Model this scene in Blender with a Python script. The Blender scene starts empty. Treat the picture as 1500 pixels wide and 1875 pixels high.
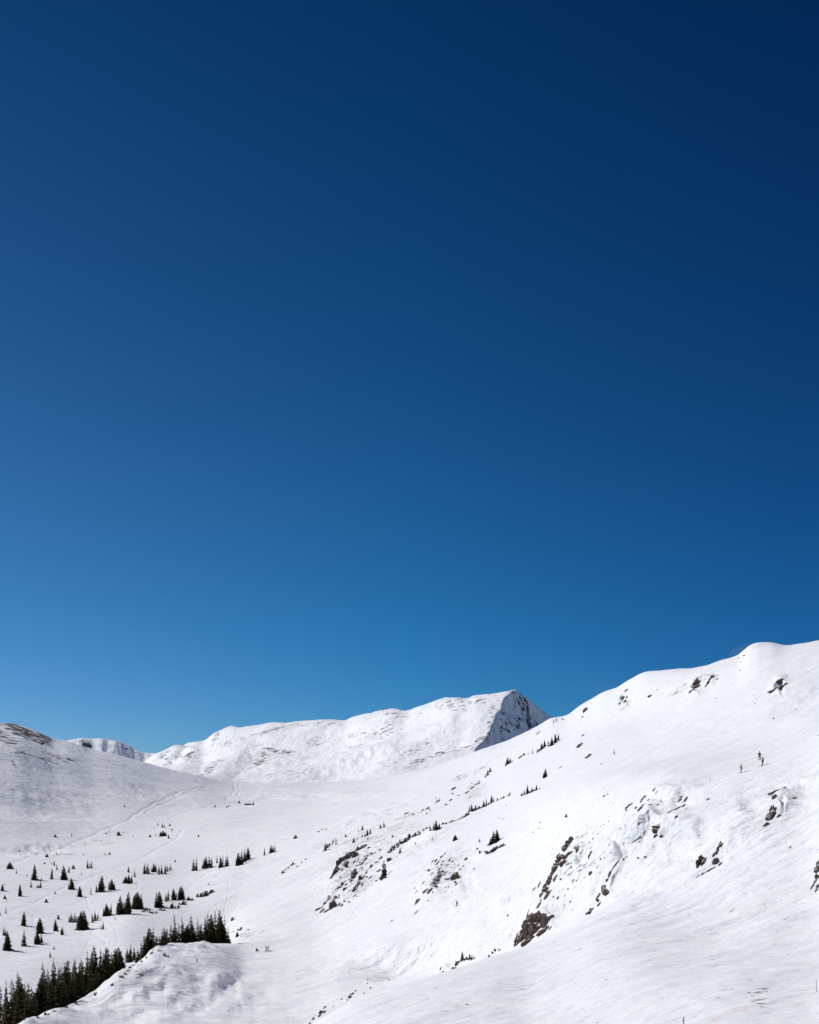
import bpy, bmesh, math, random
import numpy as np
from mathutils import Vector, Matrix

random.seed(7)
rng = np.random.default_rng(11)
scene = bpy.context.scene
C = scene.collection
R = math.radians

# ------------------------------------------------------------------ camera, sky, sun, exposure
PXF = 2010.0          # focal length in photo pixels (photo is 1500 x 1875)
CX, HOR = 750.0, 1430.0
cam_d = bpy.data.cameras.new("camera")
cam = bpy.data.objects.new("camera", cam_d); C.objects.link(cam)
cam.location = (0, 0, 0)
cam.rotation_euler = (R(90), 0, 0)
cam_d.sensor_fit = 'VERTICAL'; cam_d.sensor_height = 24.0
cam_d.lens = 24.0 * PXF / 1875.0
cam_d.shift_y = (HOR - 937.5) / 1875.0
cam_d.clip_start = 0.5; cam_d.clip_end = 30000
scene.camera = cam

SUN_EL, SUN_DIR = R(43.5), Vector((-0.95, 0.27, 0)).normalized()
to_sun = Vector((SUN_DIR.x*math.cos(SUN_EL), SUN_DIR.y*math.cos(SUN_EL), math.sin(SUN_EL)))
sun_d = bpy.data.lights.new("sun", 'SUN'); sun_d.energy = 3.6; sun_d.angle = R(0.5); sun_d.color = (1.0, 0.965, 0.92)
sun = bpy.data.objects.new("sun", sun_d); C.objects.link(sun)
sun.rotation_euler = to_sun.to_track_quat('Z', 'Y').to_euler()

world = bpy.data.worlds.new("World"); scene.world = world; world.use_nodes = True
nt = world.node_tree; nt.nodes.clear()
def nd(t, kind, **kw):
    n = t.nodes.new(kind)
    for k, v in kw.items(): setattr(n, k, v)
    return n
sky = nd(nt, 'ShaderNodeTexSky', sky_type='NISHITA', sun_disc=False)
sky.sun_elevation = SUN_EL
sky.sun_rotation = math.atan2(SUN_DIR.x, SUN_DIR.y)   # clockwise from +Y
sky.altitude = 3600; sky.air_density = 1.0; sky.dust_density = 0.15; sky.ozone_density = 2.5
tc = nd(nt, 'ShaderNodeTexCoord')
sep = nd(nt, 'ShaderNodeSeparateXYZ'); nt.links.new(tc.outputs['Generated'], sep.inputs[0])
# clear polarised high-altitude air: saturation and depth of the blue vary with height and with angle from the sun; the unseen zenith is brightened to add ambient fill
ramp = nd(nt, 'ShaderNodeValToRGB'); nt.links.new(sep.outputs['Z'], ramp.inputs[0])
SKY_STOPS = [(0.0, (1,1,1)), (1.0, (1,1,1))]
SKY_STOPS = [(0.0,(.17,.47,.74)),(.07,(.140,.464,.722)),(.14,(.105,.474,.71)),(.253,(.096,.436,.659)),(.429,(.055,.332,.555)),(.576,(.023,.245,.45)),(.72,(.10,.32,.52)),(.9,(.30,.55,.95)),(1.0,(.34,.6,1.0))]
cr = ramp.color_ramp
while len(cr.elements) > 1: cr.elements.remove(cr.elements[-1])
for i, (p, c) in enumerate(SKY_STOPS):
    e = cr.elements[0] if i == 0 else cr.elements.new(p)
    e.position = p; e.color = (*c, 1)
ramp2 = nd(nt, 'ShaderNodeValToRGB')
mr = nd(nt, 'ShaderNodeMapRange'); nt.links.new(sep.outputs['X'], mr.inputs[0])
mr.inputs[1].default_value = -1; mr.inputs[2].default_value = 1
nt.links.new(mr.outputs[0], ramp2.inputs[0])
AZ_STOPS = [(0.0, (1,1,1)), (1.0, (1,1,1))]
AZ_STOPS = [(0.0,(2.6,1.5,1.3)),(.34,(1.95,1.15,1.06)),(.5,(1,1,1)),(.66,(.55,.71,.83)),(.85,(.5,.7,.8)),(1.0,(.8,.85,.9))]
cr = ramp2.color_ramp
while len(cr.elements) > 1: cr.elements.remove(cr.elements[-1])
for i, (p, c) in enumerate(AZ_STOPS):
    e = cr.elements[0] if i == 0 else cr.elements.new(p)
    e.position = p; e.color = (*c, 1)
m1 = nd(nt, 'ShaderNodeMix', data_type='RGBA', blend_type='MULTIPLY'); m1.inputs[0].default_value = 1
nt.links.new(sky.outputs[0], m1.inputs[6]); nt.links.new(ramp.outputs[0], m1.inputs[7])
m2 = nd(nt, 'ShaderNodeMix', data_type='RGBA', blend_type='MULTIPLY'); m2.inputs[0].default_value = 1
nt.links.new(m1.outputs[2], m2.inputs[6]); nt.links.new(ramp2.outputs[0], m2.inputs[7])
bg = nd(nt, 'ShaderNodeBackground'); bg.inputs[1].default_value = 0.10
wo = nd(nt, 'ShaderNodeOutputWorld')
nt.links.new(m2.outputs[2], bg.inputs[0]); nt.links.new(bg.outputs[0], wo.inputs[0])

scene.view_settings.view_transform = 'Standard'; scene.view_settings.look = 'None'
scene.view_settings.exposure = 0.0; scene.view_settings.gamma = 1.0; scene.view_settings.use_curve_mapping = False
scene.render.engine = 'CYCLES'
scene.cycles.max_bounces = 6; scene.cycles.diffuse_bounces = 3

# ------------------------------------------------------------------ materials
def mat(name, build):
    m = bpy.data.materials.new(name); m.use_nodes = True
    t = m.node_tree; t.nodes.clear()
    out = nd(t, 'ShaderNodeOutputMaterial'); b = nd(t, 'ShaderNodeBsdfPrincipled')
    t.links.new(b.outputs[0], out.inputs[0])
    b.inputs['Specular IOR Level'].default_value = 0.25
    build(t, b)
    return m
def noise(t, vec, scale, detail=4, rough=0.55, stretch=None, rot=0.0):
    if stretch is not None:
        mp = nd(t, 'ShaderNodeMapping'); mp.inputs['Scale'].default_value = stretch
        mp.inputs['Rotation'].default_value = (0, 0, rot)
        t.links.new(vec, mp.inputs[0]); vec = mp.outputs[0]
    n = nd(t, 'ShaderNodeTexNoise'); n.inputs['Scale'].default_value = scale
    n.inputs['Detail'].default_value = detail; n.inputs['Roughness'].default_value = rough
    t.links.new(vec, n.inputs['Vector'])
    return n.outputs['Fac']
def maprange(t, v, a, b, c=0.0, d=1.0):
    m = nd(t, 'ShaderNodeMapRange'); m.inputs[1].default_value = a; m.inputs[2].default_value = b
    m.inputs[3].default_value = c; m.inputs[4].default_value = d; t.links.new(v, m.inputs[0]); return m.outputs[0]
def math_(t, op, a, b):
    m = nd(t, 'ShaderNodeMath', operation=op)
    for i, x in enumerate((a, b)):
        if isinstance(x, (int, float)): m.inputs[i].default_value = x
        else: t.links.new(x, m.inputs[i])
    return m.outputs[0]
def mix(t, f, a, b):
    m = nd(t, 'ShaderNodeMix', data_type='RGBA')
    if isinstance(f, (int, float)): m.inputs[0].default_value = f
    else: t.links.new(f, m.inputs[0])
    for i, x in ((6, a), (7, b)):
        if isinstance(x, tuple): m.inputs[i].default_value = (*x, 1)
        else: t.links.new(x, m.inputs[i])
    return m.outputs[2]

SNOW = (0.885, 0.88, 0.87)
def snow_mat(name, fine, bump, speck, near, bare_a=(0.13, 0.105, 0.085), bare_b=(0.05, 0.045, 0.043)):
    """fine: metres of the finest drift ripple, bump: its depth, speck: metres of the stone flecks."""
    def build(t, b):
        co = nd(t, 'ShaderNodeTexCoord').outputs['Object']
        at = nd(t, 'ShaderNodeAttribute', attribute_name='bare').outputs['Fac']
        rgh = nd(t, 'ShaderNodeAttribute', attribute_name='rough').outputs['Fac']
        n1 = noise(t, co, 1/fine, 4, 0.6, (0.30, 1.0, 1.0), R(-30))
        n2 = noise(t, co, 1/(fine*3.3), 4, 0.6, (0.28, 1.0, 0.8), R(-24))
        n3 = noise(t, co, 1/(fine*9), 3, 0.55, (0.4, 1.0, 1.0), R(-18))
        fa = nd(t, 'ShaderNodeAttribute', attribute_name='far').outputs['Fac'] if near else math_(t, 'ADD', 0.0, 0.0)
        n4 = noise(t, co, 1/(fine*16), 6, 0.65, (0.30, 1.0, 1.0), R(-10))
        h = math_(t, 'ADD', math_(t, 'MULTIPLY', n1, 0.45), math_(t, 'ADD', math_(t, 'MULTIPLY', n2, 1.4), math_(t, 'MULTIPLY', n3, 3.0)))
        h = math_(t, 'ADD', h, math_(t, 'MULTIPLY', math_(t, 'MULTIPLY', n4, fa), 6.5))
        bp = nd(t, 'ShaderNodeBump'); bp.inputs['Distance'].default_value = bump
        t.links.new(math_(t, 'ADD', rgh, 0.5), bp.inputs['Strength'])
        t.links.new(h, bp.inputs['Height']); t.links.new(bp.outputs[0], b.inputs['Normal'])
        # scoured and powdery snow differ a little in whiteness
        tone = maprange(t, noise(t, co, 1/(fine*6), 5, 0.65, (0.22, 1, 1), R(-10)), 0.35, 0.7)
        snow = mix(t, tone, SNOW, (0.80, 0.80, 0.81))
        s1 = noise(t, co, 1/speck, 5, 0.7, (0.55, 1.0, 0.8), R(-20))
        s2 = noise(t, co, 1/(speck*4.5), 6, 0.75, (0.4, 1.0, 0.8), R(-12))
        mm = nd(t, 'ShaderNodeMix'); t.links.new(fa, mm.inputs[0]); t.links.new(s1, mm.inputs[2]); t.links.new(s2, mm.inputs[3])
        s1 = mm.outputs[0]
        thr = math_(t, 'ADD', s1, math_(t, 'MULTIPLY', at, 0.30))
        m = maprange(t, thr, 0.64, 0.71)
        rock = mix(t, maprange(t, noise(t, co, 2.2/speck, 3), 0.4, 0.62), bare_a, bare_b)
        c = mix(t, m, snow, rock)
        red = nd(t, 'ShaderNodeAttribute', attribute_name='dye').outputs['Fac']
        c = mix(t, math_(t, 'MULTIPLY', red, maprange(t, noise(t, co, 3.0, 3), 0.45, 0.6)), c, (0.85, 0.45, 0.48))
        t.links.new(c, b.inputs['Base Color'])
        b.inputs['Roughness'].default_value = 0.65
    return mat(name, build)
M_NEAR = snow_mat('snow_near', 0.55, 0.6, 1.1, True)
M_MID = snow_mat('snow_mountain', 7.0, 1.8, 9.0, False, (0.15, 0.12, 0.10), (0.06, 0.055, 0.055))
M_FAR = snow_mat('snow_far_mountain', 14.0, 5.0, 18.0, False, (0.13, 0.12, 0.12), (0.06, 0.06, 0.065))

def rock_build(t, b):
    co = nd(t, 'ShaderNodeTexCoord').outputs['Object']
    geo = nd(t, 'ShaderNodeNewGeometry')
    info = nd(t, 'ShaderNodeObjectInfo').outputs['Random']
    c = mix(t, maprange(t, noise(t, co, 1.3, 5, 0.7), 0.35, 0.65), (0.10, 0.068, 0.048), (0.26, 0.175, 0.125))
    c = mix(t, maprange(t, noise(t, co, 4.0, 4, 0.7), 0.52, 0.62), c, (0.04, 0.034, 0.03))
    c = mix(t, math_(t, 'MULTIPLY', info, 0.4), c, (0.055, 0.052, 0.05))
    sp = nd(t, 'ShaderNodeSeparateXYZ'); t.links.new(geo.outputs['Normal'], sp.inputs[0])
    up = math_(t, 'ADD', sp.outputs['Z'], math_(t, 'MULTIPLY', noise(t, co, 1.1, 4, 0.7), 0.75))
    s = maprange(t, up, 1.20, 1.26)
    c = mix(t, s, c, SNOW)
    t.links.new(c, b.inputs['Base Color']); b.inputs['Roughness'].default_value = 0.85
    bp = nd(t, 'ShaderNodeBump'); bp.inputs['Distance'].default_value = 0.25; bp.inputs['Strength'].default_value = 0.8
    t.links.new(noise(t, co, 2.5, 6, 0.7), bp.inputs['Height']); t.links.new(bp.outputs[0], b.inputs['Normal'])
M_ROCK = mat('rock', rock_build)

def leaf_mat(name, a, b_, snow=0.0):
    def build(t, b):
        co = nd(t, 'ShaderNodeTexCoord').outputs['Object']
        info = nd(t, 'ShaderNodeObjectInfo').outputs['Random']
        c = mix(t, maprange(t, noise(t, co, 14.0, 3, 0.7), 0.38, 0.62), a, b_)
        c = mix(t, maprange(t, info, 0.45, 1.0, 0, 0.7), c, (0.11, 0.072, 0.038))
        if snow:
            geo = nd(t, 'ShaderNodeNewGeometry'); sp = nd(t, 'ShaderNodeSeparateXYZ')
            t.links.new(geo.outputs['Normal'], sp.inputs[0])
            f = math_(t, 'MULTIPLY', maprange(t, noise(t, co, 9.0, 3, 0.7), 0.60-snow*0.1, 0.62-snow*0.1), maprange(t, sp.outputs['Z'], 0.2, 0.5))
            c = mix(t, f, c, SNOW)
        t.links.new(c, b.inputs['Base Color']); b.inputs['Roughness'].default_value = 0.8
        b.inputs['Specular IOR Level'].default_value = 0.1
        tr = nd(t, 'ShaderNodeBsdfTranslucent'); t.links.new(c, tr.inputs[0])
        ms = nd(t, 'ShaderNodeMixShader'); ms.inputs[0].default_value = 0.35
        t.links.new(b.outputs[0], ms.inputs[1]); t.links.new(tr.outputs[0], ms.inputs[2])
        t.links.new(ms.outputs[0], [n for n in t.nodes if n.type == 'OUTPUT_MATERIAL'][0].inputs[0])
    return mat(name, build)
M_SPRUCE = leaf_mat('spruce_needles', (0.066, 0.070, 0.030), (0.14, 0.12, 0.052))
M_BROWN = leaf_mat('dry_needles', (0.115, 0.070, 0.035), (0.08, 0.058, 0.03))
M_SHRUB = leaf_mat('stunted_needles', (0.042, 0.052, 0.028), (0.075, 0.08, 0.045), 0.4)
def flat(name, c, rough=0.7, var=0.25):
    def build(t, b):
        co = nd(t, 'ShaderNodeTexCoord').outputs['Object']
        k = mix(t, noise(t, co, 12.0, 4), c, tuple(x*(1-var) for x in c))
        t.links.new(k, b.inputs['Base Color']); b.inputs['Roughness'].default_value = rough
    return mat(name, build)
M_BARK = flat('bark', (0.09, 0.065, 0.05), 0.9)

# ------------------------------------------------------------------ helpers for things
def tag(o, label=None, cat=None, group=None, kind=None):
    if label: o['label'] = label
    if cat: o['category'] = cat
    if group: o['group'] = group
    if kind: o['kind'] = kind
    return o
def link(name, me, m=None, parent=None, loc=None):
    o = bpy.data.objects.new(name, me); C.objects.link(o)
    if m is not None and len(me.materials) == 0: me.materials.append(m)
    if parent is not None: o.parent = parent
    if loc is not None: o.location = loc
    return o
def empty(name, loc, rz=0.0):
    o = bpy.data.objects.new(name, None); C.objects.link(o)
    o.location = loc; o.rotation_euler = (0, 0, rz); o.empty_display_size = 0.2
    return o
def copy_tree(o, parent=None):
    c = o.copy(); C.objects.link(c); c.parent = parent
    for ch in list(o.children): copy_tree(ch, c)
    return c
def mesh_of(name, verts, faces, smooth=False):
    me = bpy.data.meshes.new(name); me.from_pydata(verts, [], faces); me.update()
    if smooth: me.polygons.foreach_set('use_smooth', [True]*len(me.polygons))
    return me

# ------------------------------------------------------------------ the terrain
def hash2(ix, iy, seed):
    h = (ix.astype(np.int64)*374761393 + iy.astype(np.int64)*668265263 + seed*974634777) & 0xffffffff
    h = ((h ^ (h >> 13))*1274126177) & 0xffffffff
    return ((h ^ (h >> 16)) & 0xffff)/65535.0
def gnoise(x, y, seed=0):
    x0 = np.floor(x); y0 = np.floor(y); fx = x-x0; fy = y-y0
    ux = fx*fx*fx*(fx*(fx*6-15)+10); uy = fy*fy*fy*(fy*(fy*6-15)+10)
    def g(i, j):
        a = hash2(x0+i, y0+j, seed)*2*math.pi
        return np.cos(a)*(fx-i)+np.sin(a)*(fy-j)
    a = g(0,0); b = g(1,0); c = g(0,1); d = g(1,1)
    return (a+(b-a)*ux + (c-a)*uy + (a-b-c+d)*ux*uy)*1.5

# feature lines from near to far; each column of the table is (v, Y) for K1..K10 at the given bearing
COLS = {
 -1500: [(2500,45),(2400,60),(2300,80),(2200,105),(2100,125),(2100,150),(1750,270),(1570,430),(1500,560),(1150,900)],
 -400: [(2300,60),(2200,85),(2150,115),(2060,150),(2010,165),(2015,190),(1790,310),(1600,560),(1540,720),(1250,1150)],
 0: [(2300,62),(2200,85),(2120,115),(2000,160),(1893,190),(1900,218),(1765,335),(1600,600),(1550,800),(1325,1300)],
 80: [(2250,65),(2160,90),(2070,130),(1960,180),(1858,212),(1867,240),(1745,360),(1600,610),(1548,830),(1349,1310)],
 160: [(2220,68),(2120,95),(2040,135),(1920,200),(1826,240),(1835,268),(1715,400),(1598,620),(1540,870),(1371,1330)],
 230: [(2200,70),(2090,98),(2030,140),(1885,215),(1781,265),(1790,295),(1685,430),(1595,630),(1530,900),(1387,1350)],
 290: [(2200,70),(2080,100),(2020,142),(1860,225),(1737,300),(1752,332),(1662,475),(1590,650),(1520,930),(1403,1380)],
 350: [(2200,70),(2060,100),(2000,145),(1850,235),(1727,320),(1742,355),(1650,500),(1580,680),(1510,950),(1416,1420)],
 400: [(2180,72),(2030,102),(2000,150),(1850,238),(1731,330),(1740,366),(1635,515),(1570,690),(1505,950),(1428,1470)],
 450: [(2150,75),(1990,105),(2010,152),(1850,240),(1742,338),(1712,385),(1620,530),(1560,690),(1500,950),(1433,1500)],
 570: [(2000,98),(1877,130),(1975,175),(1830,250),(1735,330),(1670,400),(1600,500),(1540,650),(1490,900),(1434,1500)],
 640: [(1970,100),(1836,133),(1925,175),(1812,250),(1718,318),(1655,380),(1585,470),(1530,610),(1480,850),(1431,1420)],
 700: [(1940,101),(1812,137),(1880,175),(1796,246),(1700,308),(1640,360),(1570,440),(1520,560),(1470,800),(1424,1330)],
 800: [(1900,103),(1783,146),(1830,176),(1765,240),(1680,285),(1620,330),(1550,400),(1500,500),(1450,700),(1402,1180)],
 890: [(1880,104),(1755,152),(1785,176),(1740,225),(1665,262),(1602,305),(1532,368),(1476,470),(1425,640),(1371,1040)],
 950: [(1875,104),(1737,158),(1758,178),(1712,212),(1645,245),(1585,285),(1515,345),(1450,450),(1400,600),(1347,960)],
 1010: [(1875,101),(1713,162),(1722,180),(1675,205),(1610,228),(1560,260),(1500,305),(1430,420),(1375,570),(1315,880)],
 1060: [(1875,98),(1688,165),(1690,181),(1640,200),(1578,214),(1535,240),(1488,270),(1412,395),(1355,545),(1295,810)],
 1100: [(1875,95),(1663,167),(1662,181),(1610,199),(1555,210),(1515,226),(1475,248),(1402,375),(1340,525),(1272,750)],
 1180: [(1875,90),(1640,156),(1610,165),(1580,175),(1540,187),(1490,200),(1451,216),(1390,330),(1320,480),(1234,670)],
 1250: [(1875,87),(1640,149),(1605,157),(1575,165),(1540,175),(1490,192),(1440,212),(1378,300),(1300,440),(1227,600)],
 1320: [(1875,84),(1650,140),(1610,149),(1570,157),(1525,166),(1475,186),(1424,207),(1362,290),(1280,405),(1211,560)],
 1400: [(1875,82),(1660,131),(1610,140),(1560,149),(1505,160),(1450,184),(1404,205),(1345,270),(1260,370),(1180,520)],
 1500: [(1875,82),(1650,129),(1595,139),(1540,149),(1480,160),(1420,182),(1370,204),(1315,255),(1240,350),(1174,480)],
 1900: [(1860,75),(1730,100),(1620,113),(1520,125),(1430,137),(1350,160),(1300,180),(1250,220),(1180,300),(1110,400)],
 3000: [(1800,80),(1650,95),(1550,105),(1450,115),(1380,125),(1300,135),(1260,145),(1200,180),(1120,240),(1050,320)],
}
SKY10 = [(-1500,1150),(-400,1250),(0,1325),(35,1331),(60,1341),(85,1351),(100,1356),(130,1361),(170,1372),(200,1378),(250,1391),(300,1405),(345,1415),(370,1420),(400,1427),(430,1432),(470,1434),(570,1434),(640,1431),(700,1424),(760,1412),(800,1402),(850,1385),(892,1370),(930,1358),(960,1345),(985,1331),(1000,1321),(1010,1316),(1035,1312),(1060,1297),(1085,1283),(1105,1270),(1130,1260),(1155,1246),(1180,1234),(1215,1229),(1260,1225),(1285,1221),(1320,1211),(1350,1203),(1362,1194),(1375,1184),(1390,1179),(1410,1178),(1440,1181),(1470,1178),(1500,1173),(1900,1110),(3000,1050)]
SKY14 = [(-1500,1500),(0,1470),(150,1450),(230,1420),(265,1398),(285,1383),(300,1377),(320,1368),(335,1366),(345,1362),(372,1359),(395,1345),(425,1333),(450,1330),(470,1327),(500,1320),(530,1321),(560,1318),(600,1317),(628,1318),(650,1311),(680,1304),(705,1300),(718,1298),(728,1299),(740,1301),(765,1294),(800,1284),(822,1278),(850,1279),(870,1273),(910,1267),(930,1263),(944,1260),(960,1256),(1010,1245),(1100,1240),(1200,1300),(1500,1400),(3000,1450)]
Y14 = [(-1500,3600),(300,3400),(450,3000),(620,2700),(750,2450),(925,2215),(945,2240),(965,2330),(1010,2430),(1100,2460),(3000,2500)]
SKY16 = [(-1500,1440),(60,1400),(100,1368),(115,1360),(130,1355),(150,1352.5),(168,1354),(185,1353),(200,1355),(222,1358),(236,1364),(250,1373),(265,1377),(285,1378),(310,1374),(340,1380),(400,1400),(700,1420),(3000,1440)]
def pchip(xk, yk, x):
    """monotone cubic through scalar knots"""
    xk = np.asarray(xk, float); yk = np.asarray(yk, float)
    h = np.diff(xk); d = np.diff(yk)/h
    m = np.zeros_like(yk); m[0] = d[0]; m[-1] = d[-1]
    for i in range(1, len(xk)-1):
        if d[i-1]*d[i] > 0:
            w1 = 2*h[i]+h[i-1]; w2 = h[i]+2*h[i-1]
            m[i] = (w1+w2)/(w1/d[i-1]+w2/d[i])
    k = np.clip(np.searchsorted(xk, x, side='right')-1, 0, len(xk)-2)
    t = (x-xk[k])/h[k]; t = np.clip(t, 0, 1)
    return ((2*t**3-3*t**2+1)*yk[k] + (t**3-2*t**2+t)*h[k]*m[k] + (-2*t**3+3*t**2)*yk[k+1] + (t**3-t**2)*h[k]*m[k+1])
def col_lin(tab, u):
    t = np.array(tab, float); return pchip(t[:,0], t[:,1], u)

U = np.concatenate([np.linspace(-1500,-60,110,endpoint=False), np.linspace(-60,1560,1081), np.linspace(1560,3000,111)[1:]])
us = sorted(COLS)
Kv, Ky = [], []
Kv.append(np.full_like(U, 0.0)); Ky.append(np.full_like(U, 14.0))     # K0, set from Z below
for k in range(10):
    Kv.append(pchip(us, [COLS[a][k][0] for a in us], U)); Ky.append(np.exp(pchip(us, [math.log(COLS[a][k][1]) for a in us], U)))
Kv[0] = HOR + PXF*24.0/Ky[0]
Kv[10] = col_lin(SKY10, U)
y10 = Ky[10]
y14 = col_lin(Y14, U)
v14 = col_lin(SKY14, U)
v14d = v14
foot_v = np.maximum(Kv[10]+6, 0)
open_ = np.exp(-((U-590)/190.0)**2)                                    # the pass: ground runs on to the mountain's foot
Kv.append(Kv[10]+34 - 30*open_); Ky.append(y10*1.0+140+60*open_)      # K11
Kv.append(np.maximum(Kv[10]+ 20 - 17*open_, 1437-6*open_)); Ky.append(np.maximum(y10*1.12+260, 1720))  # K12
Kv.append(v14d*0.5 + np.maximum(Kv[12],1436)*0.5 + 4); Ky.append(Ky[12]*0.5+y14*0.5)   # K13
Kv.append(v14); Ky.append(y14)                                         # K14
Kv.append(v14d+70); Ky.append(np.maximum(y14+900, 5130))                                  # K15
Kv.append(col_lin(SKY16, U)); Ky.append(np.full_like(U, 5400.0))       # K16
Kv.append(np.full_like(U, 1470.0)); Ky.append(np.full_like(U, 8000.0)) # K17
Kv = np.array(Kv); Ky = np.array(Ky)
for k in range(1, len(Ky)): Ky[k] = np.maximum(Ky[k], Ky[k-1]*1.02)
Kz = (HOR-Kv)*Ky/PXF
# smooth the sideways change of the softer lines
def smooth(a, n):
    ker = np.hanning(n+2)[1:-1]; ker /= ker.sum()
    p = np.pad(a, n, mode='edge'); return np.convolve(p, ker, 'same')[n:-n]
inner = slice(0, len(U))
for k in (1,3,4,6,7,8,9,11,12,13):
    Kz[k] = smooth(Kz[k], 41); Ky[k] = smooth(Ky[k], 41)
# right of the near crest the slope is one piece: blend its lines broadly
wr = np.clip((U-960)/170, 0, 1); wr = wr*wr*(3-2*wr)
for k in range(1, 8):
    z5 = smooth(smooth(Kz[k], 171), 131); y5 = smooth(smooth(Ky[k], 171), 131)
    Kz[k] = Kz[k]*(1-wr)+z5*wr; Ky[k] = Ky[k]*(1-wr)+y5*wr
Kz[2] = smooth(Kz[2], 21); Ky[2] = smooth(Ky[2], 31); Kz[5] = smooth(Kz[5], 21); Ky[5] = smooth(Ky[5], 31)
ROWS = [10,110,40,80,96,60,80,80,90,170,20,20,80,110,16,70,8]
h = np.diff(Ky, axis=0); d = np.diff(Kz, axis=0)/h
m = np.zeros_like(Kz); m[0] = d[0]; m[-1] = d[-1]
for i in range(1, len(Kz)-1):
    if i < 10:
        m[i] = (d[i-1]*h[i]+d[i]*h[i-1])/(h[i]+h[i-1]); continue
    w1 = 2*h[i]+h[i-1]; w2 = h[i]+2*h[i-1]
    ok = d[i-1]*d[i] > 0
    den = np.where(ok, w1/np.where(ok, d[i-1], 1)+w2/np.where(ok, d[i], 1), 1)
    m[i] = np.where(ok, (w1+w2)/den, 0)
GY, GZ, rowk = [], [], []
for k, n in enumerate(ROWS):
    for j in range(n + (1 if k == len(ROWS)-1 else 0)):
        t = j/n
        GY.append(Ky[k]+t*h[k])
        GZ.append((2*t**3-3*t**2+1)*Kz[k] + (t**3-2*t**2+t)*h[k]*m[k] + (-2*t**3+3*t**2)*Kz[k+1] + (t**3-t**2)*h[k]*m[k+1])
        rowk.append(k+t)
GY = np.array(GY); GZ = np.array(GZ); rowk = np.array(rowk)[:,None]*np.ones_like(U)[None,:]
GU = np.ones(GY.shape[0])[:,None]*U[None,:]
GX = (GU-CX)/PXF*GY
GV = HOR-PXF*GZ/GY                     # where the smooth ground lies, used to lay landforms on it

LY = np.log(GY)
def ln_(s, k, seed): return gnoise(GU/s+LY*34*0.5, LY*34*26/s*k, seed)
WU = GU + 10*ln_(44, 1.0, 81) + 5*ln_(17, 1.0, 82) + 1.6*ln_(7, 1.0, 83)
WV = GV + 6*ln_(44, 1.0, 84) + 3*ln_(17, 1.0, 85) + 1.0*ln_(7, 1.0, 86)
def blob(cu, cv, lu, lv, ang=0.0):
    """elongated mound footprint: centre, half length, half width, tilt"""
    a = R(ang); dx = WU-cu; dy = -(WV-cv)
    p = dx*math.cos(a)+dy*math.sin(a); q = -dx*math.sin(a)+dy*math.cos(a)
    return np.exp(-(p/lu)**2-(q/lv)**2)
near = (rowk < 10.02)*np.maximum(np.clip((rowk-2.6)*3, 0, 1), np.clip((GU-1060)/110, 0, 1))   # landforms belong to the bowl, not to the near bank in front of it
dz = np.zeros_like(GZ)
# the peak: its far side is cut off by a steep face between a spur and the summit's back ridge
def pt(u, v, Y): return np.array([(u-CX)/PXF*Y, Y, (HOR-v)/PXF*Y])
PS, PP, PQ = pt(947, 1261, 2215), pt(882, 1354, 1975), pt(1012, 1315, 2310)
pn = np.cross(PP-PS, PQ-PS)
jag = 15*gnoise(GX/42+3, GZ/38, 5) + 8*gnoise(GX/15, GZ/17, 6) + 3.5*gnoise(GX/7, GZ/8, 7)
Zf = PS[2] - (pn[0]*(GX-PS[0]+0.0)+pn[1]*(GY-PS[1]+jag))/pn[2]
gx_ = (PQ[2]-PS[2]+0.5*(PQ[1]-PS[1]))/(PQ[0]-PS[0])
Zb = PS[2] + gx_*(GX-PS[0]) - 0.5*(GY-PS[1]) + 1.4*np.maximum(PS[0]-GX, 0) + 3*gnoise(GX/20, GY/30, 8)
fade = np.clip((GY-1895)/70, 0, 1)
region = (rowk > 11) & (rowk < 15.2) & (GU > 780)
cut = np.where(region, np.maximum(GZ-np.minimum(Zf, Zb), 0)*fade, 0)
cut = np.minimum(cut, 420)
right = np.where(region & (GZ > Zf), np.minimum(cut, 100), 0)
GZ0 = GZ.copy()
dz -= cut
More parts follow.
